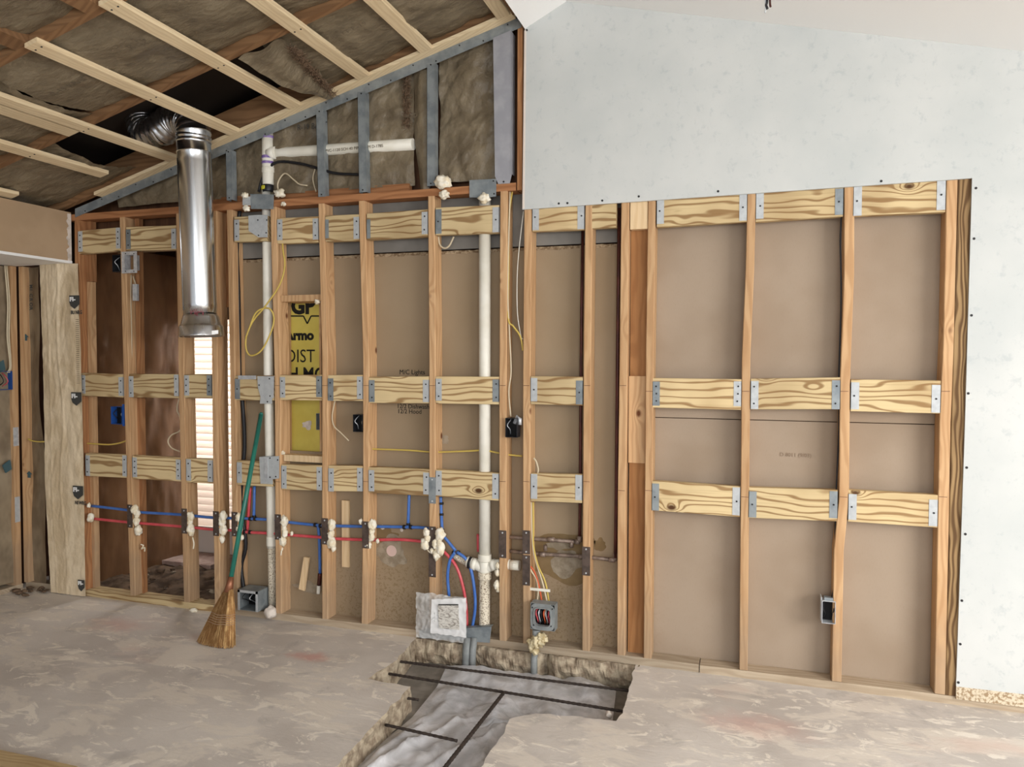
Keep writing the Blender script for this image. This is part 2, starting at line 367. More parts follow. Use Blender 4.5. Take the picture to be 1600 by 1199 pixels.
def text(name, s, size, loc, mat, parent=None, rotz=0, bold=0., roty=0, align='LEFT', sx=1., rx=math.pi/2, mtx=None, space=1.0, **kw):
    cu = bpy.data.curves.new(name, 'FONT'); cu.body = s; cu.size = size; cu.extrude = .0004; cu.offset = bold; cu.align_x = align; cu.space_character = space; cu.resolution_u = 3
    t = bpy.data.objects.new(name, cu); COL.objects.link(t)
    me = bpy.data.meshes.new_from_object(t.evaluated_get(bpy.context.evaluated_depsgraph_get()))
    bpy.data.objects.remove(t); bpy.data.curves.remove(cu)
    me.transform(Matrix.Diagonal((sx, 1, 1, 1)))
    R = mtx.to_3x3() if mtx else (Matrix.Rotation(rotz, 3, 'Z') @ Matrix.Rotation(roty, 3, 'Y') @ Matrix.Rotation(rx, 3, 'X'))
    me.transform(R.to_4x4()); me.materials.append(M[mat])
    o = bpy.data.objects.new(name, me); COL.objects.link(o)
    o.parent = parent; o.location = Vector(loc)-(wpos(parent) if parent else Vector((0, 0, 0)))
    return tagp(o, **kw)
exec_parts = True

# ================================================================== SETTING: floor
floor = empty('floor', (0, -2, 0), kind='structure')
XR, YN = 3.2, -6.0
def jag(a, b, n, amp, seed):
    out = []
    for i in range(n):
        t = i/n; p = a.lerp(b, t); q = noise.noise(Vector((p.x*14+seed, p.y*14, seed)))*amp*(1 if i else 0)
        d = (b-a).normalized(); out.append(p+Vector((-d.y, d.x, 0))*q)
    return out
kerb = [FL(648, 998), FL(621, 1031), FL(574, 1061), FL(641.5, 1073), FL(540, 1180), FL(452, 1290)]
rk = [FL(700, 1290), FL(752, 1199), FL(790, 1138), FL(796, 1124), FL(837, 1115), FL(865, 1117), FL(963, 1127), FL(973, 1115), FL(990, 1048)]
kerb[0].y = -.004; rk[-1].y = -.03
near_l = Vector((kerb[-1].x-.02, YN, 0)); near_r = Vector((rk[0].x+.06, YN, 0))
def slab(name, outline, mats, depth=.115, seed=0, jagged=()):
    pts = []
    for i, p in enumerate(outline):
        q = outline[(i+1) % len(outline)]
        if i in jagged: pts += jag(Vector(p), Vector(q), max(3, int((Vector(q)-Vector(p)).length/.018)), .012, seed+i)
        else: pts.append(Vector(p))
    n = len(pts); mb = MB()
    cenx = sum(p.x for p in pts)/n
    # top, chipped arris, broken side
    def inset(p, q, r):
        return p
    rings = [[Vector((p.x, p.y, 0)) for p in pts]]
    for lv, z in enumerate((-.012, -.04, -.075, -depth)):
        ring = []
        for i, p in enumerate(pts):
            t = (pts[(i+1) % n]-pts[i-1]); nrm = Vector((t.y, -t.x, 0)); nrm = nrm.normalized() if nrm.length > 1e-6 else Vector((0, 0, 0))
            a = noise.noise(Vector((p.x*22, p.y*22, z*60+seed)))*.010+(.004 if z > -.02 else 0.002)
            ring.append(Vector((p.x, p.y, z))+nrm*a)
        rings.append(ring)
    mb.add(rings[0], [tuple(range(n))])
    vs = [p for r in rings for p in r]; fs = []
    for i in range(len(rings)-1):
        for j in range(n):
            k = (j+1) % n; fs.append((i*n+j, (i+1)*n+j, (i+1)*n+k, i*n+k))
    mb.add(vs, fs, 1)
    return mb.build(name, mats, floor)
outL = [Vector((-4.5, .4, 0)), Vector((-4.5, YN, 0)), near_l]+kerb[::-1]+[Vector((kerb[0].x, .4, 0))]
slab('slab_section', outL, ['concrete', 'broken'], seed=3, jagged=(2, 3, 4, 5, 6, 7))
outR = [rk[-1]+Vector((0, 0, 0))]+rk[::-1][1:]+[near_r, Vector((XR, YN, 0)), Vector((XR, .4, 0)), Vector((rk[-1].x, .4, 0))]
outR = outR[::-1]
slab('slab_section', outR, ['concrete', 'broken'], seed=9, jagged=tuple(range(3, 12)))
# slab tongue that carries the wall behind the trench, broken front edge
mb = MB(); rings = []
x0, x1 = kerb[0].x-.02, rk[-1].x+.02
nn = 90
for i in range(nn+1):
    t = i/nn; x = x0+(x1-x0)*t; ring = []
    hole = max(0, 1-abs((x+.965)/.05))*.06 + max(0, 1-abs((x+1.33)/.10))*.03
    for z in (0, -.03, -.06, -.09, -.115):
        a = .018*noise.noise(Vector((x*9, z*20, 4)))+.016*noise.noise(Vector((x*30, z*40, 8)))-.02+hole-.018*math.sin((z+.115)*30)
        ring.append(Vector((x, a, z-.002+(.006*noise.noise(Vector((x*25, 2, 3))) if z == 0 else 0))))
    ring += [Vector((x, .12, -.115)), Vector((x, .12, -.002))]
    rings.append(ring)
mb.loft(rings, 0, False)
mb.build('broken_slab_edge', 'broken', floor)
# bed of the trench
def bed(u, v):
    x = -2.2+u*2.2; y = -3.2+v*3.25
    return Vector((x, y, -.118+.008*noise.noise(Vector((x*5, y*5, 1)))))
grid(bed, 30, 40).build('trench_bed', 'sand', floor)
MB().box(-4.55, XR, YN, 2.4, -.32, -.16).build('subsoil', 'dirt', floor)

# ================================================================== SETTING: back wall
wall = empty('wall_back', (-1.6, .045, 0), kind='structure')
PT = .038                       # bottom plate height
TOPZ = 2.297
# drywall sheet, notched
tl = [(820, 45), (885, 2)]
yD = -.0127
def wz(px, py): p = W(px, py, yD); return (p.x, p.z)
rx_, rz_ = wz(1600, 80); ax, az = wz(885, 2); sl = (rz_-az)/(rx_-ax)
XE = XR
p1 = wz(816, 327.5); p2 = wz(1519, 278.5); p2b = wz(1508, 660); p3 = wz(1494, 1073)
p4 = (XE, wz(1600, 1084)[1])
la = (wz(820, 45)[0], wz(820, 45)[1])
MB().prism([la, p1, p2, p2b, p3, p4, (XE, az+sl*(XE-ax)), (ax, az)], yD, -.0005).build('drywall_sheet', 'drywall', wall)
# paper edge strip on the left end of the sheet
q0 = wz(820, 48); q1 = wz(817, 326)
MB().prism([(q1[0]-.002, q1[1]), (q1[0]+.008, q1[1]), (q0[0]+.008, q0[1]), (q0[0]-.002, q0[1])], yD-.0012, -.0006).build('sheet_edge', 'trimwhite', wall)
# speckled base strip under the sheet, dark sole below
b0 = X(1494, 1090, yD)
MB().box(b0, XE, yD+.001, .03, .03, p4[1]+.012).build('base_strip', 'speck', wall)
# backing boards (paper side of the drywall of the next room)
YB = .0905
xJ = [X(366, 600, YB), X(1496, 700, YB)]
jz = Z(800, 390, YB); jz2 = Z(1200, 657, YB)
xm = X(985, 600, YB)
def panel(name, x0, x1, z0, z1, mat, y=YB, th=.0125): return MB().box(x0, x1, y, y+th, z0, z1).build(name, mat, wall)
xa, xb = X(440, 600, YB), X(512, 600, YB)
yz0, yz1 = Z(470, 705, YB), Z(470, 462, YB)
panel('backing_panel', xJ[0], xa, .02, jz, 'backpaper')
panel('backing_panel', xa+.0005, xb, .02, yz0, 'backpaper')
panel('backing_panel', xa+.0005, xb, yz1, jz, 'backpaper')
panel('backing_panel', xb+.0005, xm, .02, jz, 'backpaper')
panel('backing_panel', xm+.002, xJ[1], .02, jz2-.002, 'backpaper')
panel('backing_panel', xm+.002, xJ[1], jz2+.002, 2.33, 'backpaper')
panel('backing_panel', xJ[0], xm, jz+.014, 2.33, 'greypaper', YB+.004)
MB().box(xm+.01, XE, YB+.03, YB+.045, 0, 2.6).build('light_stop_board', 'ply', wall)  # closure boards added behind the panels so bright sky cannot show through joints
MB().box(xJ[0]+.01, xm, YB+.09, YB+.10, 0, 2.3).build('light_stop_board', 'ply', wall)
# torn paper along the joint
mb = MB(); rings = []
for i in range(101):
    t = i/100; x = xJ[0]+.02+(xm-.05-xJ[0])*t; h = .010+.008*noise.noise(Vector((x*22, 0, 3)))
    rings.append([(x, YB-.003, jz-h), (x, YB-.005, jz-h*.3), (x, YB-.002, jz+.006+.004*noise.noise(Vector((x*30, 2, 3)))), (x, YB+.002, jz)])
M['torn'] = pbr('torn_paper', S(176, 156, 128), S(118, 96, 72), 60, .9, 0, .8, 90)
mb.loft(rings, 0); mb.build('torn_paper_edge', 'torn', wall, kind='stuff')
# paste/patch marks on the backing
def patch(c, rx, rz, mat, seed, y=YB-.0015, n=40, amp=.35, par=wall, nm='patch'):
    mb = MB(); P = []
    for k in range(n):
        a = 2*math.pi*k/n; q = 1+amp*noise.noise(Vector((math.cos(a)*1.6+seed, math.sin(a)*1.6, seed)))*1.6
        P.append((c.x+rx*math.cos(a)*q, c.z+rz*math.sin(a)*q))
    mb.prism(P, y, y+.0012); return mb.build(nm, mat, par)
M['damp'] = pbr('damp_patch', S(124, 102, 70), S(134, 112, 80), 10, .9); M['putty'] = pbr('grey_putty', S(160, 147, 128), S(138, 124, 104), 25, .9, 0, .5, 60)
M['pinkdisc'] = pbr('pink_putty', S(214, 186, 176), rough=.9)
patch(W(880, 868, YB), .175, .125, 'damp', 3.3, YB-.0008, amp=.25, nm='damp_patch')
patch(W(612, 862, YB), .085, .075, 'putty', 1.1, YB-.0016); patch(W(612, 861, YB), .030, .030, 'pinkdisc', 0, YB-.003, amp=0)
patch(W(884, 882, YB), .085, .06, 'putty', 5.1, YB-.0016); patch(W(885, 881, YB), .036, .03, 'putty', 0, YB-.003, amp=0)
patch(W(872, 852, YB), .06, .022, 'putty', 8.2, YB-.0018)
patch(W(600, 836, YB), .09, .045, 'damp', 2.2, YB-.0008, nm='damp_patch')
patch(W(938, 852, YB), .035, .03, 'damp', 7.2, YB-.0008, nm='damp_patch')
patch(W(484, 918, YB), .09, .03, 'putty', 6.2, YB-.001)
patch(W(694, 687, YB), .03, .02, 'putty', 4.2, YB-.001)
patch(W(598, 824, YB), .012, .012, 'plaster', 1.2, YB-.004, amp=.2); patch(W(628, 828, YB), .01, .01, 'plaster', 2.2, YB-.004, amp=.2)
# yellow board in the recess
yy = .17
yb = MB().box(X(436, 600, yy), X(512, 600, yy), yy, yy+.012, Z(470, 712, yy), Z(470, 455, yy)).build('yellow_sheathing_board', 'yellow', wall)
def yt(s, px, py, hpx, bold=0., sx=1.):
    p = W(px, py, yy-.001); h = abs(Z(px, py-hpx, yy)-Z(px, py, yy))
    return text('lettering', s, h/.70, p, 'blackink', yb, bold=bold, sx=sx)
yt('GP', 455, 490, 24, .006, .98)
yt('Armo', 446, 531, 14, .004, 1.06)
yt('MOIST', 427, 566, 20, .0, .90)
yt('H MOLD', 450, 594, 20, .002, .92)
mb = MB()
def seg(mb, a, b, th, y, mi=0):
    a = W(*a, y); b = W(*b, y); d = (b-a).normalized(); n = Vector((-d.z, 0, d.x))*th/2
    mb.hexa([a-n, b-n, b+n, a+n], [p+Vector((0, .001, 0)) for p in (a-n, b-n, b+n, a+n)], mi)
seg(mb, (454, 494), (474, 494), .008, yy-.002); seg(mb, (474, 494), (480, 506), .008, yy-.002); seg(mb, (480, 506), (486, 494), .008, yy-.002); seg(mb, (486, 494), (502, 494), .008, yy-.002)
mb.build('underline_mark', 'blackink', yb)
patch(W(481, 664, yy), .035, .022, 'plaster', 3.7, yy-.003, par=wall)
# header and sill of the recess, and cheek boards
MB().box(X(436, 465, 0), X(501, 465, 0), .02, yy, Z(470, 471, .02), Z(470, 461, .02)).build('recess_header', 'stud', wall)
MB().box(X(440, 715, 0), X(503, 715, 0), .02, yy, Z(470, 722, .02), Z(470, 712, .02)).build('recess_sill', 'newboard', wall)
for px in (455.5, 512): MB().box(X(px, 600, yy)-.012, X(px, 600, yy), YB+.013, yy, Z(470, 710, YB), Z(470, 465, YB)).build('recess_cheek', 'stud', wall)

# bottom plates
ycut = X(1092, 1040)
MB().box(X(120, 930), X(333, 950), -.001, .089, 0, PT).build('bottom_plate', M['block'], wall)
MB().box(X(333, 950)+.002, X(655, 1000), .0, .089, 0, PT).build('bottom_plate', 'bplate', wall)
MB().box(X(655, 1000)+.003, ycut, .001, .089, 0, PT).build('bottom_plate', 'bplate', wall)
MB().box(ycut+.004, XE, .0, .089, 0, PT-.002).build('bottom_plate', 'bplate', wall)
MB().box(-4.4, X(120, 930)-.002, .02, .089, 0, PT).build('bottom_plate', 'bplate', wall)
# top plate
MB().box(-4.0, X(806, 288), .0, .089, TOPZ, TOPZ+.038).build('top_plate', 'plate_x', wall)
MB().box(-3.0, X(641, 290, .06), .045, .083, TOPZ+.0385, TOPZ+.085).build('ledger_board', 'plate_x', wall)

# studs: name, (px,py) of the left edge from top to bottom, width
ST = {
 'A': ([(116, 345), (118, 600), (127, 920)], .038, 'studred'), 'B': ([(186.5, 345), (192.5, 580), (203, 930)], .040, 'stud'),
 'C': ([(274.5, 335), (279, 600), (287, 940)], .040, 'stud'), 'D': ([(329, 330), (331, 600), (335, 940)], .040, 'stud'),
 'E': ([(354, 330), (359.5, 600), (364, 940)], .036, 'stud'), 'F': ([(422, 312), (429, 600), (430.5, 950)], .038, 'stud'),
 'G': ([(497, 310), (503, 560), (503, 965)], .036, 'stud'), 'H': ([(560, 307), (567, 560), (567, 800), (564.5, 974)], .037, 'stud'),
 'I': ([(668.5, 302), (670.5, 560), (670.5, 980)], .036, 'stud'), 'J': ([(781.5, 295), (780, 600), (780, 1000)], .038, 'stud'),
 'K': ([(819.5, 320), (817, 600), (817, 1003)], .038, 'stud'), 'L': ([(915, 310), (912, 520), (909.5, 1016)], .036, 'stud'),
 'M': ([(971, 310), (968, 560), (965, 780), (964, 1025)], .038, 'stud'), 'N': ([(1013, 305), (1009, 557), (1005.5, 1030)], .036, 'stud'),
 'O': ([(1168.5, 300), (1165, 422), (1159, 560), (1157, 800), (1155, 1048)], .037, 'stud'),
 'P': ([(1318, 292), (1319, 429), (1312.5, 600), (1311, 780), (1303, 860), (1299.5, 1065)], .040, 'stud'),
 'Q': ([(1479, 283), (1474, 530), (1468, 660), (1465, 832), (1460, 1085)], .042, 'stud'),
 'R': ([(1497, 281), (1486.5, 660), (1477, 1092)], .058, 'treated'),
}
stud = {}
for k, (pts, w, m) in ST.items():
    P = [W(*p) for p in pts]; P.sort(key=lambda p: p.z)
    x0 = P[0].x; x1 = P[-1].x
    top = TOPZ if k not in 'KLMNOPQR' else 2.42
    mids = [(p.z, p.x) for p in P[1:-1]]
    mb = MB(); cbar(mb, x0, x1, w, (.0 if k != 'R' else -.002), .0885, PT, top, .003, 0, mids)
    stud[k] = mb.build('stud', m, wall)
def sx(k, py):
    """left edge x of a stud at photo height py"""
    pts = ST[k][0]
    for a, b in zip(pts, pts[1:]):
        if a[1] <= py <= b[1]:
            t = (py-a[1])/(b[1]-a[1]); return X(a[0]+(b[0]-a[0])*t, py)
    return X(*pts[-1])
# flat-faced board between two studs on the right, with its short blocks
xm0, xm1 = sx('M', 600)+.042, sx('N', 600)-.002
MB().box(xm0+.001, xm1+.03, .052, .089, PT, 2.4).build('flat_stud', 'deepwood', wall)
MB().box(xm0+.004, xm1+.004, .004, .05, Z(995, 358), 2.4).build('spacer_block', 'newboard', wall)
MB().box(xm0-.001, xm1+.012, .034, .0515, Z(995, 724, .03), Z(995, 588, .03)).build('spacer_block', 'stud', wall)
# boards in the left pocket
for za_, zb_ in ((PT, Z(352, 892, .07)), (Z(352, 480, .07), TOPZ)):
    MB().box(X(353, 700, .08), sx('E', 600)-.001, .078, .0885, za_, zb_).build('flat_stud', 'studred', wall)
MB().box(sx('A', 400)+.04, sx('A', 400)+.078, .05, .088, Z(140, 440, .05), TOPZ).build('short_cripple', 'studred', wall)
MB().box(sx('A', 700)+.04, sx('A', 700)+.07, .05, .088, PT, Z(140, 440, .05)-.002).build('flat_stud', 'stud', wall)
MB().box(sx('B', 600)+.045, sx('B', 600)+.075, .055, .088, PT, TOPZ).build('flat_stud', 'studred', wall)

# blocking rows; bracket = steel angle at each end (face leaf, side leaf, screws)
def bracket(block, x, side, zc, h, kind, yf=-.0006, w=.034, nscrew=2):
    mb = MB(); y0 = yf-.0016
    xa_, xb_ = (x, x+w) if side == 'L' else (x-w, x)
    mb.box(xa_, xb_, y0, yf, zc-h/2, zc+h/2)
    xs = x if side == 'L' else x-.0016
    mb.box(xs, xs+.0016, y0, .03, zc-h/2, zc+h/2)
    for i in range(nscrew):
        z = zc + (0 if nscrew == 1 else (-.30+.6*i/(nscrew-1))*h); cxx = (xa_+xb_)/2+random.uniform(-.003, .003)
        mb.tube([(cxx, y0-.0025, z), (cxx, y0, z)], .0042, 6, 1)
    return mb.build('steel_bracket', [kind, 'screw'], block)
BL = [ # xl, top, xr, top, L bracket?, R bracket?, screws, material
 (122, 361, 188, 355, 1, 1, 3), (197, 355, 275, 352, 1, 1, 2), (366, 339, 417, 337, 1, 0, 2), (433, 341, 497, 338, 1, 1, 2),
 (508, 336.6, 561, 334.7, 0, 1, 2), (573, 333.5, 668, 327, 0, 1, 2), (680.5, 324.5, 779.5, 320, 1, 1, 1), (832, 321, 913, 317, 1, 1, 1),
 (925, 315, 963, 313, 0, 0, 0), (1026.5, 312, 1167.5, 302, 1, 1, 1), (1181.5, 302, 1318, 292, 1, 1, 1), (1334, 291, 1478, 283.5, 1, 1, 1),
 (126.5, 583, 192, 585, 1, 1, 2), (201, 584.5, 279, 585, 1, 1, 2), (288, 585, 330.5, 585, 1, 1, 3), (367, 587, 427, 587, 1, 0, 1),
 (437.5, 586, 502.5, 586, 1, 1, 2), (512.5, 586.5, 566.5, 586, 1, 1, 2), (576.5, 589, 670, 588.5, 1, 1, 2), (681, 588.5, 779.5, 589, 1, 1, 2),
 (829.5, 588, 910.5, 589, 1, 1, 1), (1020, 591, 1158.5, 593, 1, 1, 3), (1173.5, 592, 1313, 590, 1, 1, 2), (1330, 593, 1470, 595, 1, 1, 1),
 (133.5, 708.5, 198, 711, 1, 1, 2), (206.6, 712, 282, 715.6, 1, 1, 3), (291, 716.6, 332, 718, 1, 1, 2), (370, 720, 425, 722, 1, 0, 1),
 (439.5, 726, 503, 727.6, 1, 1, 2), (513, 728, 566.5, 728, 1, 1, 2), (576, 729.8, 670.5, 734, 1, 1, 2), (681, 734, 779, 740, 1, 1, 2),
 (829.5, 740, 909.5, 742, 1, 1, 1), (1019, 752, 1156.5, 761, 1, 1, 1), (1170.5, 762, 1309, 766, 1, 1, 1), (1326, 766, 1465.5, 774, 1, 1, 1)]
blocks = []
for (xl, yl, xr, yr, bl, br, ns) in BL:
    a = W(xl, yl); b = W(xr, yr); jx = random.uniform(-.0005, .001)
    h = .1395; y0 = .0+random.uniform(0, .002)
    if yl < 330 and xl > 800: a.z += .012; b.z += .012; h = .1395+.0
    if xl == 925: h = .14
    c = .0025
    rings = []
    for p, e in ((a, 1), (b, -1)):
        z1_, z0_ = p.z, p.z-h
        rings.append([(p.x, .0375, z0_), (p.x, y0+c, z0_), (p.x, y0, z0_+c), (p.x, y0, z1_-c), (p.x, y0+c, z1_), (p.x, .0375, z1_)])
    bk = MB().loft(rings, 0).build('blocking', 'block', wall); blocks.append(bk)
    hh = random.uniform(.112, .128)
    if bl: bracket(bk, a.x-.001, 'L', a.z-h/2-random.uniform(-.006, .008), hh, 'galv' if random.random() < .8 else 'galvdk', yf=y0-.0003, nscrew=ns)
    if br: bracket(bk, b.x+.001, 'R', b.z-h/2-random.uniform(-.006, .008), hh, 'galv' if random.random() < .8 else 'galvdk', yf=y0-.0003, nscrew=ns)
# dark angle leaves turned edge-on on two row-one blocks
for i in (4, 5):
    px = (508, 573)[i-4]; zc = Z(px, 358); MB().box(X(px, 358)+.001, X(px, 358)+.022, -.001, .0, zc-.05, zc+.05).build('steel_bracket', 'galvdk', blocks[i])
# nail guard plates on studs: stud, top py, bottom py, material
def guard(k, ya, yb_, mat='nailplate', w=None, dx=-.002, y=-.0015):
    x = sx(k, (ya+yb_)/2)+dx; ww = w or .040; mb = MB(); zt, zb = Z(500 if k < 'G' else 700, ya), 0
    pc = {'B': 205, 'C': 287, 'D': 335, 'E': 362, 'F': 434, 'G': 507, 'H': 570, 'I': 675, 'J': 784, 'K': 821, 'L': 914}[k]
    zt, zb = Z(pc, ya), Z(pc, yb_)
    mb.box(x, x+ww, y, 0-.0001, zb, zt)
    for z in (zt-.012, zb+.012): mb.tube([(x+ww/2, y-.002, z), (x+ww/2, y, z)], .0045, 6, 1)
    return mb.build('nail_guard_plate', [mat, 'silver'], stud[k])
for k, a, b in (('B', 789, 825), ('C', 795, 834), ('D', 799, 837.5), ('E', 800, 838), ('F', 804, 843.6), ('G', 810, 851), ('H', 815, 857), ('I', 823, 902), ('J', 829, 872), ('K', 829, 866), ('K', 867.5, 915), ('L', 854.5, 899.5)):
    guard(k, a, b)
guard('I', 746, 787, 'galvdk')
# sheet-metal shields over pipes
def shield(name, pts, par, mat='galv', y=-.004, bend=True, screws=()):
    P = [W(x, yv, y) for x, yv in pts]; mb = MB(); mb.prism([(p.x, p.z) for p in P], y, y+.0016)
    if bend: mb.hexa([P[0], P[1], P[1]+Vector((0, .03, 0)), P[0]+Vector((0, .03, 0))], [p+Vector((0, 0, -.0016)) for p in (P[0], P[1], P[1]+Vector((0, .03, 0)), P[0]+Vector((0, .03, 0)))])
    for s in screws:
        q = W(s[0], s[1], y); mb.tube([q+Vector((0, -.002, 0)), q], .0042, 6, 1)
    return mb.build(name, [mat, 'screw'], par)
shield('pipe_shield', [(402, 588), (428, 588), (427.5, 622), (425, 623), (425, 631), (406, 631), (407, 620), (403, 606)], blocks[15], y=-.006, screws=((421, 592), (405, 602), (422, 619), (418, 628)))
shield('pipe_shield', [(405, 714), (436, 713), (436, 748), (426, 749), (426, 757), (407, 756)], blocks[27], y=-.006, screws=((422, 716), (434, 719), (422, 746), (431, 745)))
MB().box(X(414, 735), X(420, 735), -.008, -.006, Z(420, 748), Z(420, 716)).build('shield_rib', 'silver', blocks[27])
shield('pipe_shield', [(372, 587), (400, 587), (400, 593), (372, 593)], blocks[15], 'silver', y=-.005, bend=False)
shield('pipe_shield', [(376, 338), (388, 338), (388, 337), (388.5, 361), (404, 371), (418, 371), (418, 336)][2:] + [(401, 336)], blocks[2], 'galv', y=-.005, bend=False, screws=((403, 344), (404, 368), (417, 344), (416, 364)))
shield('pipe_shield', [(391, 303), (428, 304), (427, 327), (392, 326.5)], wall, 'galvdk', y=-.006)
shield('pipe_shield', [(379, 308), (392, 307), (392, 321), (379, 321)], wall, 'galv', y=-.005, bend=False)
shield('pipe_shield', [(733.5, 281.5), (775.5, 279.5), (775, 307), (757, 309), (733.5, 308.5)], wall, 'galvdk', y=-.006, screws=((771, 283), (772, 303)))
shield('sill_plate_cover', [(655, 985), (768, 979), (765, 1005), (655, 997)], wall, 'galvdk', y=-.008)

# ================================================================== gable: steel track and studs, insulation behind
xl_, xr_ = X(118, 325), X(815, 30)
mb = MB()
def slanted(mb, x0, x1, off0, off1, y0, y1, mi=0):
    mb.hexa([(x0, y0, zr(x0, off0)), (x1, y0, zr(x1, off0)), (x1, y0, zr(x1, off1)), (x0, y0, zr(x0, off1))],
            [(x0, y1, zr(x0, off0)), (x1, y1, zr(x1, off0)), (x1, y1, zr(x1, off1)), (x0, y1, zr(x0, off1))], mi); return mb
slanted(mb, xl_, xr_, -.052, 0, -.004, -.002); slanted(mb, xl_, xr_, -.002, 0, -.002, .06)
for i in range(22):
    x = xl_+.08+i*(xr_-xl_-.15)/21; z = zr(x, -.012 if i % 2 else -.04); mb.tube([(x, -.0065, z), (x, -.004, z)], .004, 6, 1)
mb.build('steel_track', ['galvdk', 'screw'], wall)
def steel(pa, pb, wpx, y=-.0045, dep=.04):
    """C stud: web face + side flanges, front at y; pa top-left, pb bottom-left"""
    a = W(*pa, y); b = W(*pb, y); w = X(pa[0]+wpx, pa[1], y)-a.x; mb = MB()
    for (dx0, dx1, yy0, yy1) in ((0, w, y, y+.0015), (0, .0015, y, y+dep), (w-.0015, w+.0008, y-.0015, y+dep)):
        mb.hexa([(b.x+dx0, yy0, b.z), (b.x+dx1, yy0, b.z), (a.x+dx1, yy0, a.z), (a.x+dx0, yy0, a.z)], [(b.x+dx0, yy1, b.z), (b.x+dx1, yy1, b.z), (a.x+dx1, yy1, a.z), (a.x+dx0, yy1, a.z)])
    for p, s in ((a, -.01), (b, .012)): mb.tube([(p.x+w/2, y-.003, p.z+s), (p.x+w/2, y, p.z+s)], .004, 6, 1)
    return mb.build('steel_stud', ['galvdk', 'screw'], wall)
for pa, pb, w in (((352.5, 235), (354, 313), 9), ((493.5, 172), (497, 308), 11), ((558.5, 144), (561, 301), 12), ((667, 99), (667, 291), 12.5)): steel(pa, pb, w)
a = [(771, 60), (771, 62), (774, 276), (779, 288), (797, 288), (800, 276), (799, 50), (780, 54)]
mb = MB(); mb.prism([(W(x, y).x, W(x, y).z) for x, y in [(771, 60), (774, 276), (779, 288), (797, 287), (800, 274), (799, 48)]], -.006, -.0045)
mb.box(X(799.5, 160)-.001, X(799.5, 160)+.001, -.008, .05, Z(800, 272), Z(799, 50)); mb.tube([W(787, 284, -.009), W(787, 284, -.006)], .005, 6, 1)
mb.build('wide_steel_stud', ['widesteel', 'screw'], wall)
MB().box(X(808.5, 150), X(816, 150), .0, .089, TOPZ, zr(-1.11, -.02)).build('gable_stud', 'studred', wall)
MB().box(-4.4, -.9, .125, .15, 2.25, 3.4).build('gable_sheathing', 'ply', wall)
# kraft batts in the gable
def batt(px0, px1, seed, y=.06, mat='kraftceil', zlo=TOPZ+.075, amp=.022):
    x0, x1 = X(px0, 200), X(px1, 200)
    def P(u, v):
        x = x0+(x1-x0)*u; zt = zr(x, -.01); z = zlo+(zt-zlo)*v
        bulge = math.sin(math.pi*min(1, max(0, u)))*.02
        return Vector((x, y-bulge+amp*noise.noise(Vector((x*6+seed, z*7, seed)))+amp*.5*noise.noise(Vector((x*17+seed, z*13, seed+3)))-.012*abs(noise.noise(Vector((x*9+z*5, z*11-x*3, seed))))-.007*abs(noise.noise(Vector((x*24-z*9, z*20, seed+1)))), z))
    return grid(P, 50, 64).build('insulation_batt', mat, wall)
batt(170, 355, 1); batt(358, 500, 2.2); batt(503, 640, 3.1); batt(680, 776, 4.5)
# curled kraft flange between batts
def P(u, v):
    xa_ = X(641, 200)+(X(667, 200)-X(641, 200))*u; z = TOPZ+.04+(zr(xa_, -.01)-TOPZ-.04)*v
    if v < .45: xa_ = X(641, 200)+(X(667, 200)-X(641, 200))*(u*(v/.45*.4+.6)+(1-(v/.45*.4+.6)))
    return Vector((xa_, .05-.03*math.sin(u*2.5)+.008*noise.noise(Vector((u*3, z*8, 2))), z))
grid(P, 10, 30).build('kraft_flange', 'kraftceil', wall)
mb = MB()
for i in range(700):
    t = random.random(); p = W(631+9*random.random(), 117+85*t, .045); mb.tube([p, p+Vector((random.uniform(-.02, .02), random.uniform(-.015, .01), random.uniform(-.02, .02)))], .0011, 3)
mb.build('torn_fibre', 'fibre', wall, kind='stuff')
def printing(s, px, py, y, size, mat, par=wall, roty=0, sx=1., bold=0.): return text('printing', s, size, W(px, py, y), mat, par, roty=roty, sx=sx, bold=bold)

# ================================================================== left: soffit, left wall, kraft
XW = -4.40
lw = empty('wall_left', (XW, -1.5, 0), kind='structure')
MB().box(XW-.15, XW-.09, -5.5, .3, 0, 2.4).build('outer_sheathing', 'ply', lw)
XS = -3.955
sof = empty('trim_1', (XS, -1.5, 2.045), kind='structure')
MB().box(XS-.0127, XS, -3.9, -.004, 2.052, 2.345).build('soffit_face', 'softpaper', sof)
MB().box(XW-.05, XS+.004, -3.9, -.004, 2.036, 2.0515).build('soffit_underside', 'wht', sof)
mb = MB(); rings = []
for i in range(31):
    z = 2.05+i*.0095; wv = .012+.010*noise.noise(Vector((z*40, 0, 5))); rings.append([(XS+.0005, -.005, z), (XS+.002, -.005, z), (XS+.002, -.005-wv*2.2, z), (XS+.0005, -.005-wv*2.2, z)])
mb.loft(rings).build('torn_edge', 'plaster', sof)
# studs of the left wall and its corner
MB().box(XW-.089, XW, -.050, -.008, .03, 2.034).build('stud', 'stud', lw)
MB().box(XW-.089, XW, -.60, -.56, .03, 2.034).build('stud', 'stud', lw)
MB().box(XW-.089, XW, -5.5, -.0, 0, .03).build('bottom_plate', 'bplate', lw)
MB().box(XW+.006, XW+.040, .004, .085, PT, 2.034).build('corner_stud', 'stud', wall)
for (a, b, c, d, m) in ((-.048, -.012, Z(25, 696), Z(25, 667), 'silver'), (-.046, -.012, Z(28, 814), Z(28, 775), 'galv')):
    MB().box(XW, XW+.002, a, b, c, d).build('nail_guard_plate', m, lw)
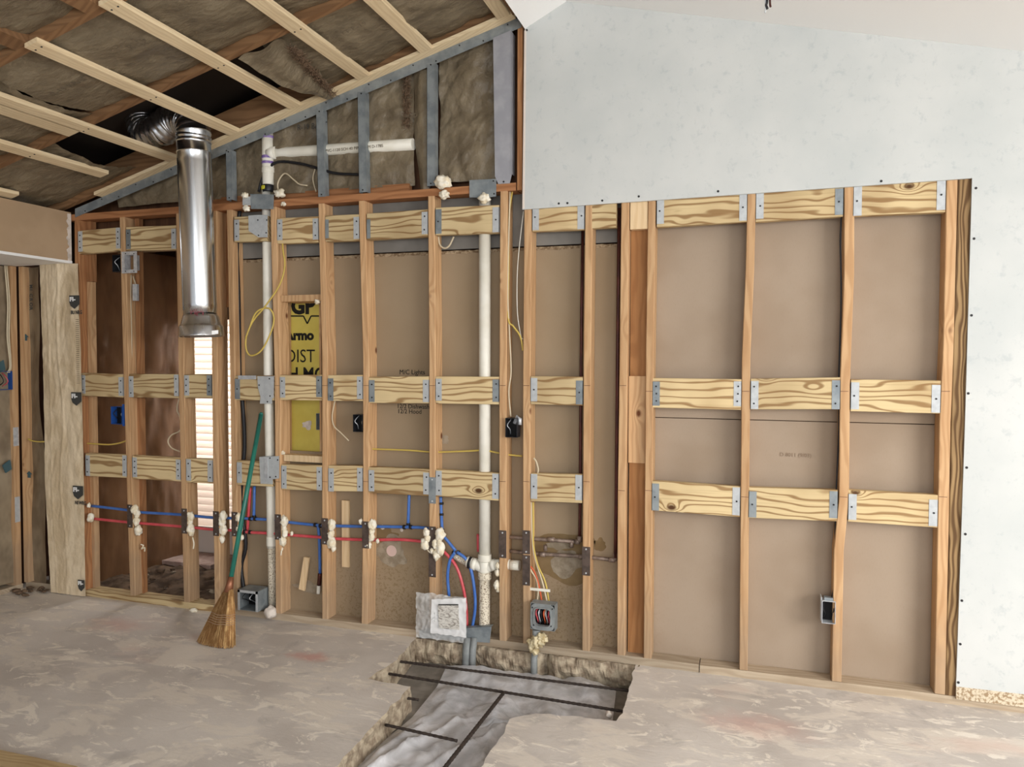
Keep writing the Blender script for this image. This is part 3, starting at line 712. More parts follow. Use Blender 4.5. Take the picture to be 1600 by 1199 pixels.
# kraft in the left wall cavity, with its print
def PL(u, v):
    y = -.56+.51*u; z = .05+1.98*v
    return Vector((XW-.02-.03*math.sin(math.pi*u)+.012*noise.noise(Vector((y*9, z*4, 7))), y, z))
kl = grid(PL, 16, 50).build('insulation_batt', 'kraft', lw)
def PL2(u, v):
    y = -2.2+1.6*u; z = .05+1.98*v
    return Vector((XW-.02+.012*noise.noise(Vector((y*9, z*4, 17))), y, z))
grid(PL2, 16, 30).build('insulation_batt', 'kraft', lw)
# matte kraft next to the corner (folded) and the shiny facing
def PK(u, v):
    pxa = 37+26*u; z = .04+(2.03-.04)*v
    x = XW+.04+(.135)*u
    return Vector((x, .045-.035*u*u*(1-.3*math.sin(v*5))+.014*noise.noise(Vector((x*12, z*3, 2)))-.02*math.exp(-((v-.62)*6)**2)*u, z))
grid(PK, 10, 60).build('insulation_batt', 'kraft', wall)
XK0, XK1 = XW+.150, X(126, 640)
def lerp_t(T, t):
    for (a_, x_), (b_, y_) in zip(T, T[1:]):
        if t <= b_: return x_+(y_-x_)*(t-a_)/(b_-a_)
    return T[-1][1]
def PS(u, v):
    py = 412+(932-412)*(1-v)
    pl = lerp_t([(412, 61), (500, 65), (640, 69), (760, 71), (932, 80)], py); prr = lerp_t([(412, 123), (500, 125.5), (640, 129), (760, 131.5), (932, 134)], py)
    p = W(pl+(prr-pl)*u, py, -.022); x, z = p.x, max(.004, p.z)
    k = .35+.65*v
    w_ = .008*noise.noise(Vector((x*7, z*2.5, 2)))+.009*abs(noise.noise(Vector((x*13+z*2, z*3.2, 5))))+.006*abs(noise.noise(Vector((x*30-z*6, z*9, 9))))
    crease = .005*math.exp(-((u-.45-.05*math.sin(z*7))/.03)**2)+.003*math.exp(-((u-.18)/.02)**2)
    return Vector((x, -.022-(w_+crease)*k, z))
ks = grid(PS, 60, 220).build('kraft_facing_sheet', 'kraftshiny', wall)
# printed shields
def logo(px, py, wpx, hpx, y, par, mat='ink', cut=1.0):
    A = W(px, py, y); w = X(px+wpx, py, y)-A.x; h = (Z(px, py-hpx, y)-A.z)
    pts = [(0, 1), (w*cut, 1*1), (w*cut, .35 if cut >= 1 else .12), (w*.5 if cut >= 1 else w*cut, 0), (w*.12, .22), (0, .5)]
    mb = MB(); mb.prism([(A.x+x, A.z+z*h) for x, z in pts], y-.001, y); o = mb.build('printed_shield', mat, par)
    text('printing', 'FI-', h*.42, (A.x+w*.06, y-.0025, A.z+h*.58), 'white', o, bold=.002, sx=1.25); return o
for px, py in ((108.5, 483), (111.5, 634), (114, 780)): logo(px, py, 16, 21, -.038, wall)
logo(122, 924, 10, 18, -.034, wall)
mb = MB()
text('printing', 'BU NRG', .03, W(110.5, 491, -.038), 'ink', wall, bold=.001, sx=.8)
text('printing', 'NI WRG', .03, W(117, 788, -.038), 'ink', wall, bold=.001, sx=.8)
mb = MB()
for i in range(44):
    py = 500+i*3.1; 
    if 600 < py < 645: continue
    q = W(118+(py-480)*.016, py, -.047); mb.box(q.x, q.x+.024, -.048, -.047, q.z, q.z+.003)
mb.build('printed_scale', 'inkfaint', wall, kind='stuff')
for i, ch in enumerate('MICROR'): text('printing', ch, .032, W(46.5, 445+i*7, .012), 'ink', wall, bold=.001, roty=math.pi/2)
def arrow(px, py, s, y, flip=1):
    A = W(px, py, y); P = [(0, 0), (.5, .4), (1, 0), (.75, 0), (.75, -.45), (.25, -.45), (.25, 0)]
    MB().prism([(A.x+a*s*flip, A.z+b*s) for a, b in P], y-.001, y).build('printed_arrow', 'inkblue', wall)
arrow(35.5, 527, .05, .012); arrow(41, 741, .05, .008)
A = W(4, 722); 
for z_, y_ in ((1.42, -.16), (.80, -.13)):
    mb = MB(); mb.add([(XW+.012, y_, z_), (XW+.012, y_+.05, z_+.03), (XW+.012, y_+.06, z_-.03), (XW+.012, y_+.02, z_-.05), (XW+.006, y_, z_), (XW+.006, y_+.05, z_+.03), (XW+.006, y_+.06, z_-.03), (XW+.006, y_+.02, z_-.05)], [(0, 1, 2, 3), (4, 5, 6, 7)]).build('printed_arrow', 'inkblue', kl)
# debris at the foot of the corner
for i in range(14):
    blob('debris_chunk', (XW+.03+random.random()*.20, -.03+random.random()*.05-.05*(i % 3), .012), random.uniform(.010, .022), 'dirt', floor, sq=(1.4, 1, .6), sub=1)

# ================================================================== room behind the open bays
pas = empty('wall_passage', (-3.5, .9, 0), kind='structure')
def PB(u, v):
    y = .10+.84*u; z = -.02+2.2*v; x = -4.0+.10*u
    return Vector((x+.012*noise.noise(Vector((y*8, z*5, 3)))+.006*noise.noise(Vector((y*25, z*12, 3))), y, z))
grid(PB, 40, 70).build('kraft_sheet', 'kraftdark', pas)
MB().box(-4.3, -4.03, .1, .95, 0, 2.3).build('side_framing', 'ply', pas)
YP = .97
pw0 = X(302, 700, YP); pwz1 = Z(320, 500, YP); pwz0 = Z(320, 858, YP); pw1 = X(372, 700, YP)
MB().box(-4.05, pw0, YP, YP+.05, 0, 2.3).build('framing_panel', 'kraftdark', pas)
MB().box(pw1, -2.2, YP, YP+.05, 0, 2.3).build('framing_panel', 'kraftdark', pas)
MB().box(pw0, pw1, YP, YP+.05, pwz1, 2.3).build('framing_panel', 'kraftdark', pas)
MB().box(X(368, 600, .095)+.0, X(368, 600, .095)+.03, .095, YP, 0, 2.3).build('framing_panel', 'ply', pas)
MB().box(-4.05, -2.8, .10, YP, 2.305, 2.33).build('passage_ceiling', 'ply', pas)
MB().box(-3.93, -3.0, .32, .335, 2.14, 2.30).build('paper_board', 'softpaper', pas)
MB().box(pw0-.02, pw1, YP-.30, YP-.02, -.02, Z(320, 872, YP-.15)).build('brick_ledge', 'ledge', pas)
def PF(u, v):
    x = -4.0+1.3*u; y = .09+.62*v
    return Vector((x, y, .022+.03*noise.noise(Vector((x*9, y*9, 1)))+.015*noise.noise(Vector((x*25, y*25, 1)))))
grid(PF, 40, 30).build('rubble_floor', 'dirt', pas)
for i in range(26):
    p = Vector((random.uniform(-3.9, -3.0), random.uniform(.12, .60), .03)); blob('rubble_chunk', p, random.uniform(.012, .035), random.choice(['dirt', 'broken', 'dirt']), pas, sq=(1.3, 1, .6), sub=1)
win = empty('window_1', ((pw0+pw1)/2, YP, pwz0), kind='structure')
zsill = Z(318, 822, YP)
MB().box(pw0-.005, pw0+.018, YP-.02, YP+.03, pwz0, pwz1).build('window_frame', 'trimwhite', win)
MB().box(pw0, pw1, YP-.015, YP+.03, pwz0-.1, zsill).build('window_apron', 'trimwhite', win)
MB().box(pw0, pw1, YP+.06, YP+.064, zsill, pwz1).build('window_pane', 'trimwhite', win) if False else None
n = int((pwz1-zsill)/.052)
for i in range(n):
    z = zsill+.03+i*.052
    rings = []
    for x in (pw0+.02, pw1):
        rings.append([(x, YP-.004, z-.028), (x, YP+.012, z-.006), (x, YP+.022, z+.024), (x, YP+.018, z+.026), (x, YP+.006, z-.002), (x, YP-.009, z-.026)])
    MB().loft(rings, 0).build('shutter_slat', 'shutter', win)
# window glow: bright daylight comes through real slats from the lamp behind

# ================================================================== ceiling
ceil = empty('ceiling', (-1.5, -2.5, 2.8), kind='structure')
CY0, CY1 = -5.6, -.0
# right: finished boards (two slopes meeting at the ridge)
L0, L1 = Vector((la[0], 0, la[1])), Vector((ax, 0, az))
def sheet(a, b, name, ya=CY0, yb=-.0005):
    d = (b-a).normalized(); n = Vector((-d.z, 0, d.x))*.0127
    if n.z < 0: n = -n
    MB().hexa([(a.x, ya, a.z), (b.x, ya, b.z), (b.x+n.x, ya, b.z+n.z), (a.x+n.x, ya, a.z+n.z)], [(a.x, yb, a.z), (b.x, yb, b.z), (b.x+n.x, yb, b.z+n.z), (a.x+n.x, yb, a.z+n.z)]).build(name, 'wht', ceil)
sheet(L0, L1, 'ceiling_board'); sheet(L1, Vector((XE, 0, az+sl*(XE-ax))), 'ceiling_board')
# roof deck added above all: blocks sky light, keeps the open bay dark
def deck(x0, z0, x1, z1, nm, mat='roof'):
    MB().hexa([(x0, CY0, z0), (x1, CY0, z1), (x1, CY0, z1+.03), (x0, CY0, z0+.03)], [(x0, .16, z0), (x1, .16, z1), (x1, .16, z1+.03), (x0, .16, z0+.03)]).build(nm, mat, ceil)
deck(-4.8, zr(-4.8, .24), ax, zr(ax, .24), 'sky_block_deck'); deck(ax, zr(ax, .24), XE, az+sl*(XE-ax)+.26, 'sky_block_deck')
r1 = CL(150, 185, .02).y; r2 = CL(80, 50, .02).y
ry = [-.039, r1, r2, r2-(r1-r2 if r1 > r2 else .6), r2-2*(r1-r2), r2-3*(r1-r2)]
def inc(name, x0, x1, y0, y1, off0, off1, mat, par=ceil):
    m = MB(); slanted(m, x0, x1, off0, off1, y0, y1); return m.build(name, mat, par)
XL = -4.35
for y in ry: inc('rafter', XL if y > -.1 else -4.4, -1.09, y, y+.038, .0195, .16, 'rafter')
inc('ridge_side_board', -1.13, -1.092, -5.5, -.045, .0, .14, 'rafter')
# wall-side furring strip along the rake, then strips running out over the room
inc('furring_strip', X(160, 300), X(806, 35), -.062, -.001, .0005, .019, 'furring_x')
SP = [((170, 272), None, 26), ((277, 247), None, 30), ((372, 205), (56, 66), 32), ((461, 160), (165, 4), 34), ((580, 121), None, 40), ((675, 76), None, 40), ((799, 26), None, 38), ((30, 305), None, 24)]
for far, near, wpx in SP:
    a = CL(*far); y1 = min(a.y, -.03) if far[0] != 170 else a.y
    if far[0] not in (170, 30): y1 = -.064
    y0 = -4.3 if near is None else CL(*near).y
    xc = a.x-.032
    m = MB(); rings = []
    for y in (y0, y1): rings.append([(xc-.032, y, zr(xc-.032, .019)), (xc-.032, y, zr(xc-.032, .003)), (xc-.029, y, zr(xc-.029, .0)), (xc+.029, y, zr(xc+.029, 0)), (xc+.032, y, zr(xc+.032, .003)), (xc+.032, y, zr(xc+.032, .019))])
    m.loft(rings)
    for yk in ry:
        if y0 < yk+.02 < y1:
            for dx in (-.015, .016): m.tube([(xc+dx, yk+.02, zr(xc+dx, -.002)), (xc+dx, yk+.02, zr(xc+dx, .001))], .004, 6, 1)
    m.build('furring_strip', ['furring', 'screw'], ceil)
# short nailer beside a strip
a = CL(126, 205); inc('nailer_board', a.x-.075, a.x, -4.0, a.y, -.0, .019, 'furring')
# cross blocks between rafters near the left
for (px, py) in ((18, 62), (130, 2)):
    a = CL(px, py, .02); inc('cross_block', a.x-.05, a.x+.02, ry[3]+.04, ry[2], .02, .15, 'rafter')
# insulation between rafters
def ibatt(x0, x1, y0, y1, seed, sag=.02, off=.035):
    def P(u, v):
        x = x0+(x1-x0)*u; y = y0+(y1-y0)*v
        o = off+.03*abs(v-.5)**1.5*4*.5-sag*math.sin(math.pi*v)+.018*noise.noise(Vector((x*5, y*5, seed)))+.010*noise.noise(Vector((x*13, y*13, seed)))+.007*abs(noise.noise(Vector((x*9+y*6, y*20, seed))))+.006*abs(noise.noise(Vector((x*22, y*40-x*8, seed))))
        return Vector((x, y, zr(x, o)))
    return grid(P, int((x1-x0)*40), 40).build('insulation_batt', 'kraftceil', ceil)
ib = []
for i in range(1, len(ry)-1):
    y1_, y0_ = ry[i]-.001, ry[i+1]+.039
    cuts = [-4.3, -2.95-.12*i, -1.1]
    for j in range(2): ib.append(ibatt(cuts[j]+.01, cuts[j+1], y0_, y1_, i*3+j))
xv0, xv1 = CL(160, 255, .03).x, CL(430, 105, .03).x
ibatt(-4.3, xv0, ry[1]+.039, -.041, 31, .015); ibatt(xv1+.05, -1.1, ry[1]+.039, -.041, 32)
# drooping torn facing at the edge of the open bay
A_, B_, C_ = CL(372, 92, .0), CL(440, 62, .03), CL(522, 155, -.005)
def PD(u, v):
    p = A_.lerp(C_, u)*(1-v)+B_.lerp(CL(500, 110, .03), u)*v
    dz = -.05*math.sin(math.pi*u)*(1-v)+.014*noise.noise(Vector((u*6, v*3, 5)))
    return Vector((p.x, p.y, p.z+dz+.01*math.sin(v*9+u*3)))
grid(PD, 24, 14).build('torn_facing', 'kraftceil', ceil)
mb = MB()
for i in range(1100):
    t = random.random(); p = CL(452+66*t+random.uniform(-4, 8), 74+74*t, random.uniform(-.01, .02)); mb.tube([p, p+Vector((random.uniform(-.025, .025), random.uniform(-.025, .02), random.uniform(-.02, .02)))], .0011, 3)
mb.build('torn_fibre', 'fibre', ceil, kind='stuff')
# print on ceiling kraft
cm = Matrix.Rotation(-math.atan(SLOPE), 4, 'Y') @ Matrix.Rotation(math.pi, 4, 'X')
for (s, px, py, sz, mt) in (('BATT R-19', 520, 62, .04, 'inkfaint'), ('R-19', 205, 78, .05, 'inkfaint'), ('R-19 KRAFT', 85, 150, .045, 'inkfaint')):
    p = CL(px, py, .012); text('printing', s, sz, p, mt, ceil, mtx=cm, bold=.0)
printing('R-19 BATT', 464, 204, .018, .045, 'ink', sx=.9); printing('KRAFT FACED', 605, 188, .02, .03, 'inkfaint', sx=.9)

# ================================================================== THINGS
# ---- flue duct
DY = -.23
dp = empty('metal_duct', W(314, 527, DY), 'large galvanized round duct hanging from the open ceiling at left', 'duct')
p0, p1_ = W(302.5, 222, DY), W(313, 492, DY)
def ring_profile(mb, c0, c1, prof, n=40, mi=0):
    """revolve prof [(t along axis, r)] between c0 and c1"""
    ax_ = (c1-c0); L_ = ax_.length; ax_.normalize(); e1 = ax_.orthogonal().normalized(); e2 = ax_.cross(e1)
    rings = [[c0+ax_*t*L_+(e1*math.cos(a)+e2*math.sin(a))*r for a in [2*math.pi*k/n for k in range(n)]] for t, r in prof]
    return mb.loft(rings, mi, True, False)
R0 = (X(325.5, 245, DY)-X(280.5, 245, DY))/2*.93
pr = [(0, R0)]+[(.06, R0), (.065, R0+.002), (.07, R0), (.12, R0), (.5, R0), (.94, R0), (1, R0-.002), (1, R0-.004), (.02, R0-.004)]
ring_profile(MB(), p0, p1_, pr).build('duct_pipe', 'duct', dp)
axd = (p1_-p0).normalized()
e_ = axd.cross(Vector((0, 1, 0))).normalized()
mb = MB(); s0 = p0+Vector((e_.x, 0, e_.z))*0; mb.tube([p0+axd*.1+Vector((-.045, -R0+.012, 0)), p1_-axd*.02+Vector((-.045, -R0+.012, 0))], .003, 5); mb.build('duct_seam', 'duct', dp)
c1_ = W(313.5, 492, DY); c2_ = W(315, 526, DY)
R1_ = (X(345, 522, DY)-X(286, 522, DY))/2*.93
rd_ = ring_profile(MB(), c1_, c2_, [(0, R0-.001), (.05, R0+.003), (.12, R0+.006), (.42, R1_-.012), (.5, R1_-.006), (.56, R1_), (.95, R1_), (1.0, R1_+.002), (1.0, R1_-.003), (.55, R1_-.004), (.4, R1_-.018), (.05, R0-.003)]).build('duct_reducer', 'duct', dp)
st_ = W(336, 520, DY-R1_*.8); MB().hexa(*[[Vector((q.x, q.y-k, q.z)) for q in (W(332, 523, DY-R1_*.80), W(342, 522, DY-R1_*.6), W(342, 516, DY-R1_*.6), W(332, 517, DY-R1_*.80))] for k in (.006, .004)]).build('sticker', 'white', rd_)
mb = MB()
for i in range(7):
    a = W(297+i*3.1, 484+2*math.sin(i*2), DY-R0-.003); b = W(298.5+i*3.1, 491-3*math.sin(i*1.7), DY-R0-.003); mb.tube([a, b], .0012, 4)
    mb.tube([b, W(299.5+i*3.1, 486, DY-R0-.003)], .0012, 4)
M['redmark'] = pbr('red_marker', S(160, 70, 84), rough=.5)
mb.build('marker_scribble', 'redmark', dp)
# adjustable elbow above: gores
gp = [p0-axd*.0, p0-axd*.07, W(293, 190, DY+.02), W(272, 188, DY+.03), W(252, 203, DY+.03), W(232, 208, DY+.04), W(222, 195, DY+.05), W(218, 175, DY+.06)]
def elbow(pts, r, nm):
    sp = smooth_path(pts, 3); pp, rr = [], []
    for i, p in enumerate(sp):
        for s_, rad in ((-.012, r), (-.004, r+.005), (.004, r+.005), (.012, r)):
            t = (sp[min(i+1, len(sp)-1)]-sp[max(i-1, 0)]).normalized(); pp.append(p+t*s_); rr.append(rad)
    o = MB().tube(pp, rr, 24, 0, False).build(nm, 'duct', dp)
elbow(gp[:5], R0*.98, 'duct_elbow'); elbow(gp[4:], R0*.92, 'duct_elbow')

# ---- PVC
pv = empty('drain_stack', W(757, 1000, .045), 'thick white plastic drain pipe with cross fitting and side arms', 'pipe')
MB().tube([W(757.5, 300, .045), W(757.5, 884, .045)], .030, 20).build('pipe', 'pvc', pv)
M['dirtypvc'] = pbr('mud_splashed_pvc', S(226, 216, 196), S(130, 110, 88), 150, .6, 0, .3, 60, lo=.5, hi=.62, detail=5)
MB().tube([W(757.5, 884, .045), W(757, 1004, .045), W(757, 1004, .045)+Vector((0, 0, -.06))], .0285, 20).build('lower_pipe', 'dirtypvc', pv, label='mud-splashed lower length of pipe')
def vfit(px, a, b, r, par, mat='pvc', y=.045, nm='pipe_coupling', px2=None):
    A_, B_ = W(px, a, y), W(px2 or px, b, y); return ring_profile(MB(), A_, B_, [(0, r-.005), (.0, r), (.12, r+.001), (.88, r+.001), (1, r), (1, r-.005)], 24).build(nm, mat, par)
vfit(757.5, 866, 877, .0345, pv); vfit(757.5, 894, 905, .0345, pv, 'dirtypvc'); vfit(757.5, 877, 894, .0315, pv)
def arm(pts, r, par, nm, mat='pvc', y=.045): MB().tube(smooth_path(PW(pts, y), 4), r, 18).build(nm, mat, par)
arm([(757, 890), (748, 884), (740, 880.5), (730, 878)], .028, pv, 'side_arm'); arm([(757, 890), (766, 885.5), (774, 882.5), (782, 882), (797, 882.5)], .026, pv, 'side_arm')
MB().tube(PW([(744, 882.5), (738, 880.8)], .045), .0315, 18).build('arm_hub', 'pvc', pv); MB().tube(PW([(768, 884), (774.5, 882.6)], .045), .030, 18).build('arm_hub', 'pvc', pv)
MB().tube(PW([(737, 880.5), (733, 879.5)], .045), .0315, 18).build('rubber_band', 'black', pv)
MB().tube(PW([(729, 878), (718, 872), (708, 866)], .06), .021, 16).build('branch_stub', 'dirtypvc', pv)
MB().tube(PW([(797, 883), (812, 884)], .045), .026, 18).build('end_cap', 'pvc', pv)
MB().box(X(801, 884, .015), X(806, 884, .015), .016, .022, Z(803, 887, .015), Z(803, 881, .015)).build('cap_nut', 'pvc', pv)
vl = empty('vent_pipe', W(426, 945, .04), 'leaning white plastic vent pipe between the left studs with purple primed tee', 'pipe')
MB().tube(PW([(416.5, 298), (417.8, 400), (419.5, 600), (422, 715), (424, 800), (424.5, 856)], .045), .0265, 18).build('pipe', 'pvc', vl)
MB().tube(PW([(424.5, 850), (426, 950)], .045), .0225, 18).build('lower_pipe', 'dirtypvc', vl, label='grubby lower length of pipe')
vfit(424.5, 838, 853, .0285, vl)
zz = .03
tf = MB().tube(PW([(418.5, 205), (419, 262)], zz), .0325, 20).build('tee_fitting', 'pvc', vl)
MB().tube(PW([(420, 240), (431, 239)], zz), .034, 18).build('tee_branch', 'pvc', vl)
for a_, b_ in ((213, 217), (244, 248.5), (253, 257)):
    vfit(418.8, a_, b_, .0335, tf, 'purple', zz, 'primer_band')
vfit(419, 262, 270, .0335, vl, 'pvc', zz); vfit(419, 262, 289, .030, vl, 'pvc', zz, 'pipe_stub'); rc = vfit(419, 289, 300, .0285, vl, 'blackbox', zz); vfit(417, 291, 297, .0295, rc, 'label_y', zz, 'product_label')
MB().tube(PW([(429, 239.5), (443, 239), (560, 231), (646, 225.5)], .045), .030, 20).build('horizontal_pipe', 'pvc', vl)
text('pipe_printing', 'PVC-1120 SCH 40 PIPE ASTM D-1785', .022, W(508, 238, .012), 'inkfaint', vl, roty=-.0)
# foam/plaster ball at foot
blob('plaster_lump', W(423, 957, -.02), .034, 'plaster', None, amp=.35, sub=3, label='lumpy white foam ball at the foot of the leaning vent pipe', cat='foam')

# ---- PEX
YP_ = .045
bl = empty('blue_water_line', W(136, 791, YP_), 'blue plastic water line threaded through the left studs', 'pipe')
RB = .0085
cable('main_run', [(136, 790), (196, 797), (219, 800.7), (282, 804.5), (332, 809), (384, 810.5), (428, 813), (448, 816), (492, 820.6), (522, 822), (566, 823), (586, 823), (636, 824), (668, 826), (690, 836), (712, 861)], YP_, RB, 'blue', bl, 8)
cable('branch', [(397.5, 760), (396.5, 812)], .05, RB, 'blue', bl, 8)
cable('branch', [(497, 820), (499, 845), (500, 897)], .055, RB, 'blue', bl, 8)
cable('branch', [(639.5, 768), (637.5, 822)], .05, RB, 'blue', bl, 8)
cable('branch', [(688.5, 776), (689.4, 800), (691, 832)], .055, RB, 'blue', bl, 8)
cable('branch', [(711, 863), (703, 876), (699.5, 900), (701.5, 932)], .035, RB, 'blue', bl, 8)
cable('branch', [(714, 863), (728, 874), (737, 895), (742, 930), (742, 955), (738, 980)], .03, RB, 'blue', bl, 8)
def clampring(px, py, y, par, r=.012, l=.014, vert=False):
    a = W(px, py, y); d = Vector((0, 0, l/2)) if vert else Vector((l/2, 0, 0)); MB().tube([a-d, a+d], r, 8).build('crimp_ring', 'black', par)
for q in ((391.5, 811), (399, 811), (493, 820.7), (501, 822), (632, 824), (642, 824), (709, 864), (716, 864)): clampring(q[0], q[1], YP_, bl)
for q in ((397, 807), (638, 819), (690, 787), (690, 804), (691, 828)): clampring(q[0], q[1], .05, bl, .0115, .01, True)
cable('brown_stub', [(500, 896), (498.5, 915)], .055, .012, 'copperred', bl); cable('white_stub', [(498, 915), (497.5, 928)], .055, .011, 'pvc', bl)
rl = empty('red_water_line', W(140, 811, YP_), 'red plastic hot water line running below the blue one', 'pipe')
cable('main_run', [(138, 810), (200, 816.5), (214, 817.5), (282, 823), (305, 825), (332, 827.7), (361, 829), (388, 832), (428, 834), (448, 836), (502, 840), (522, 842), (580, 844), (625, 843.5), (662, 847), (676, 852), (693, 862), (712, 884), (722.6, 914), (728, 945), (730, 980)], .04, RB, 'red', rl, 8)
cable('branch', [(391.5, 762), (389, 795), (386.5, 829)], .055, RB, 'red', rl, 8)
cable('branch', [(747, 835), (747.5, 862)], .07, RB, 'red', rl, 8)
for q in ((383, 831), (391, 832)): clampring(q[0], q[1], .04, rl)

# ---- foam around the pipes (parts of the studs)
FM = {'A': [(139, 790, .5), (142, 809, .9)], 'B': [(211, 797, 1), (214, 803, .8), (213, 815, .9), (216, 829, 1)], 'C': [(298, 807, .9), (297, 815, .7), (298, 826, 1), (299, 833, .7)], 'D': [(348, 807, 1), (347, 816, .9), (349, 829, 1), (347, 843, .7)],
      'E': [(373, 809, .9), (374, 827, .9), (378, 840, .5)], 'F': [(444, 814, 1), (444, 825, .7), (445, 833, .8), (442, 846, .9), (440, 858, .4), (456, 834, .4)], 'G': [(518, 820, 1), (517, 835, .8), (518, 849, 1.1), (521, 857, .6)],
      'H': [(582, 821, 1), (581, 830, .7), (580, 840, .8), (576, 852, .7), (590, 846, .4), (564, 815, .5)], 'I': [(666, 832, .8), (664, 851, 1), (688, 835, 1.1), (681, 850, .9), (688, 856, 1.2), (682, 867, .9), (668, 842, .7), (675, 861.5, .5)], 'J': [(778, 884, .6), (777.5, 896, .6), (776, 914, .7), (778, 921, .5)]}
for k, L_ in FM.items():
    for (px, py, s) in L_:
        blob('foam_sealant', W(px, py, .012 if k not in 'IA' else -.002), .026*s, 'foam', stud[k], sq=(.85, .8, 1.2), amp=.38, sub=3)
for pts, k in (([(220, 851), (224, 853), (221, 858), (226, 856), (226, 862)], 'B'), ([(301, 840), (303, 850), (302, 858)], 'C'), ([(440, 860), (439, 868)], 'F'), ([(668, 860), (674, 864), (682, 858)], 'I')):
    cable('foam_drip', pts, .0 if k != 'B' else .03, .004, 'foam', stud[k])

# ---- copper
cp = empty('copper_supply_line', W(961, 875, .05), 'pair of tarnished copper pipes with elbows beside the pale plaster patch', 'pipe')
YC = .058
cable('upper_run', [(792, 839), (830, 842), (902, 847)], YC, .0095, 'copper', cp, 10, 2); cable('upper_riser', [(905.5, 845), (906.5, 780), (908, 560), (910.5, 360)], YC, .0075, 'copperred', cp, 8, 2, label='dark reddish riser')
cable('lower_run', [(792, 861), (840, 865.5), (910, 870), (960, 875.5)], YC, .0095, 'copper', cp, 10, 2); cable('lower_riser', [(961.5, 872), (963, 780), (965, 560), (967.5, 325)], YC-.01, .0085, 'copperred', cp, 8, 2, label='dark reddish riser')
for a_, b_ in (((899, 847), (905.5, 847)), ((905.5, 847), (905.7, 838)), ((952, 875), (961, 875.5)), ((961.2, 876), (961.5, 865)), ((856, 843), (866, 844)), ((842, 866), (852, 867)), ((829, 842), (834, 842.4)), ((905, 870), (912, 870.5))):
    MB().tube(PW([a_, b_], YC-.004), .0125, 12).build('solder_fitting', 'copper', cp)
for px, a_, b_ in ((852, 861, 852), (893, 846, 856)): MB().tube(PW([(px, a_), (px, b_)], YC), .010, 10).build('stub_tee', 'copper', cp)

# ---- electrical boxes
def ebox(name, px0, py0, px1, py1, y0, dep, mat, label, cat='box', rim=.0022, inner='boxin', wires=()):
    a = W(px0, py1, y0); b = W(px1, py0, y0); t = empty(name, ((a.x+b.x)/2, y0+dep, a.z), label, cat)
    mb = MB(); x0, x1, z0, z1 = a.x, b.x, a.z, b.z
    mb.box(x0, x0+rim, y0, y0+dep, z0, z1); mb.box(x1-rim, x1, y0, y0+dep, z0, z1); mb.box(x0+rim, x1-rim, y0, y0+dep, z0, z0+rim); mb.box(x0+rim, x1-rim, y0, y0+dep, z1-rim, z1); mb.box(x0+rim, x1-rim, y0+dep-rim, y0+dep, z0+rim, z1-rim, 1)
    mb.build('shell', [mat, inner], t)
    MB().box(x0+rim, x1-rim, y0+dep-rim-.003, y0+dep-rim-.0005, z0+rim, z1-rim).build('back_plate', inner, t)
    for i, wc in enumerate(wires):
        xx = x0+(x1-x0)*(.2+.6*i/max(1, len(wires)-1)); P_ = [(xx, y0+dep-.008, z0+(z1-z0)*.12), (xx+.006*math.sin(i*2+1), y0+dep*.4, z0+(z1-z0)*.4), (xx-.005*math.cos(i*3), y0+.01, z0+(z1-z0)*.62), (xx+.004, y0+dep-.01, z0+(z1-z0)*.92)]
        MB().tube(smooth_path(P_, 4), .0024, 6).build('wire', wc, t)
    return t, (x0, x1, z0, z1)
t, _ = ebox('junction_box', 551.5, 648.5, 566, 675, .0, .05, 'blackbox', 'black metal box left of a stud right of the yellow board', wires=('silver', 'wcable'))
t, _ = ebox('junction_box', 789.5, 654, 808, 683.5, -.03, .055, 'blackbox', 'black square metal box below hanging cables right of white drain pipe', wires=('silver',))
MB().tube(PW([(804, 662), (809, 651), (812.5, 655), (812, 664)], .0), .010, 12).build('conduit_connector', 'silver', t)
t, (x0, x1, z0, z1) = ebox('outlet_box', 1284, 941, 1306, 974, -.012, .055, 'silver', 'pale rimmed outlet box at the end of the black cable at right', wires=('black', 'blackbox'))
MB().box(x0-.004, x0, .0, .05, z0+.005, z1+.012).build('mount_bracket', 'galv', t); MB().box(x0+.01, x1-.01, .0, .03, z1, z1+.012).build('cable_clamp', 'galvdk', t)
t, _ = ebox('outlet_box', 173.5, 636, 190, 663, .005, .05, 'bluebox', 'blue plastic outlet box left of a stud under middle blocking', wires=('black', 'silver'))
a = W(191, 648); MB().box(a.x, a.x+.012, .0, .03, Z(192, 666), Z(192, 632)).build('mount_ear', 'bluebox', t)
t, _ = ebox('outlet_box', 175.5, 398, 190.5, 425, .0, .05, 'blackbox', 'dark green-black steel box left of white ring under top blocking', wires=('silver', 'silver'))
# mud ring
t = empty('mud_ring', W(203, 427, -.012), 'bright square steel mud ring below the top left blocking', 'bracket')
A = W(190.5, 427.5, -.012); B = W(214, 392.5, -.012); mb = MB(); w_ = .024; dpt = .012
for (x0, x1, z0, z1) in ((A.x, A.x+w_, A.z, B.z), (B.x-w_, B.x, A.z, B.z), (A.x+w_, B.x-w_, A.z, A.z+w_*.8), (A.x+w_, B.x-w_, B.z-w_*.8, B.z)): mb.box(x0, x1, -.014, -.012, z0, z1)
for (x0, x1, z0, z1) in ((A.x+w_-.001, A.x+w_+.001, A.z+.02, B.z-.02), (B.x-w_-.001, B.x-w_+.001, A.z+.02, B.z-.02), (A.x+w_, B.x-w_, A.z+.019, A.z+.021), (A.x+w_, B.x-w_, B.z-.021, B.z-.019)): mb.box(x0, x1, -.014, .03, z0, z1)
rp_ = mb.build('ring_plate', 'silver', t)
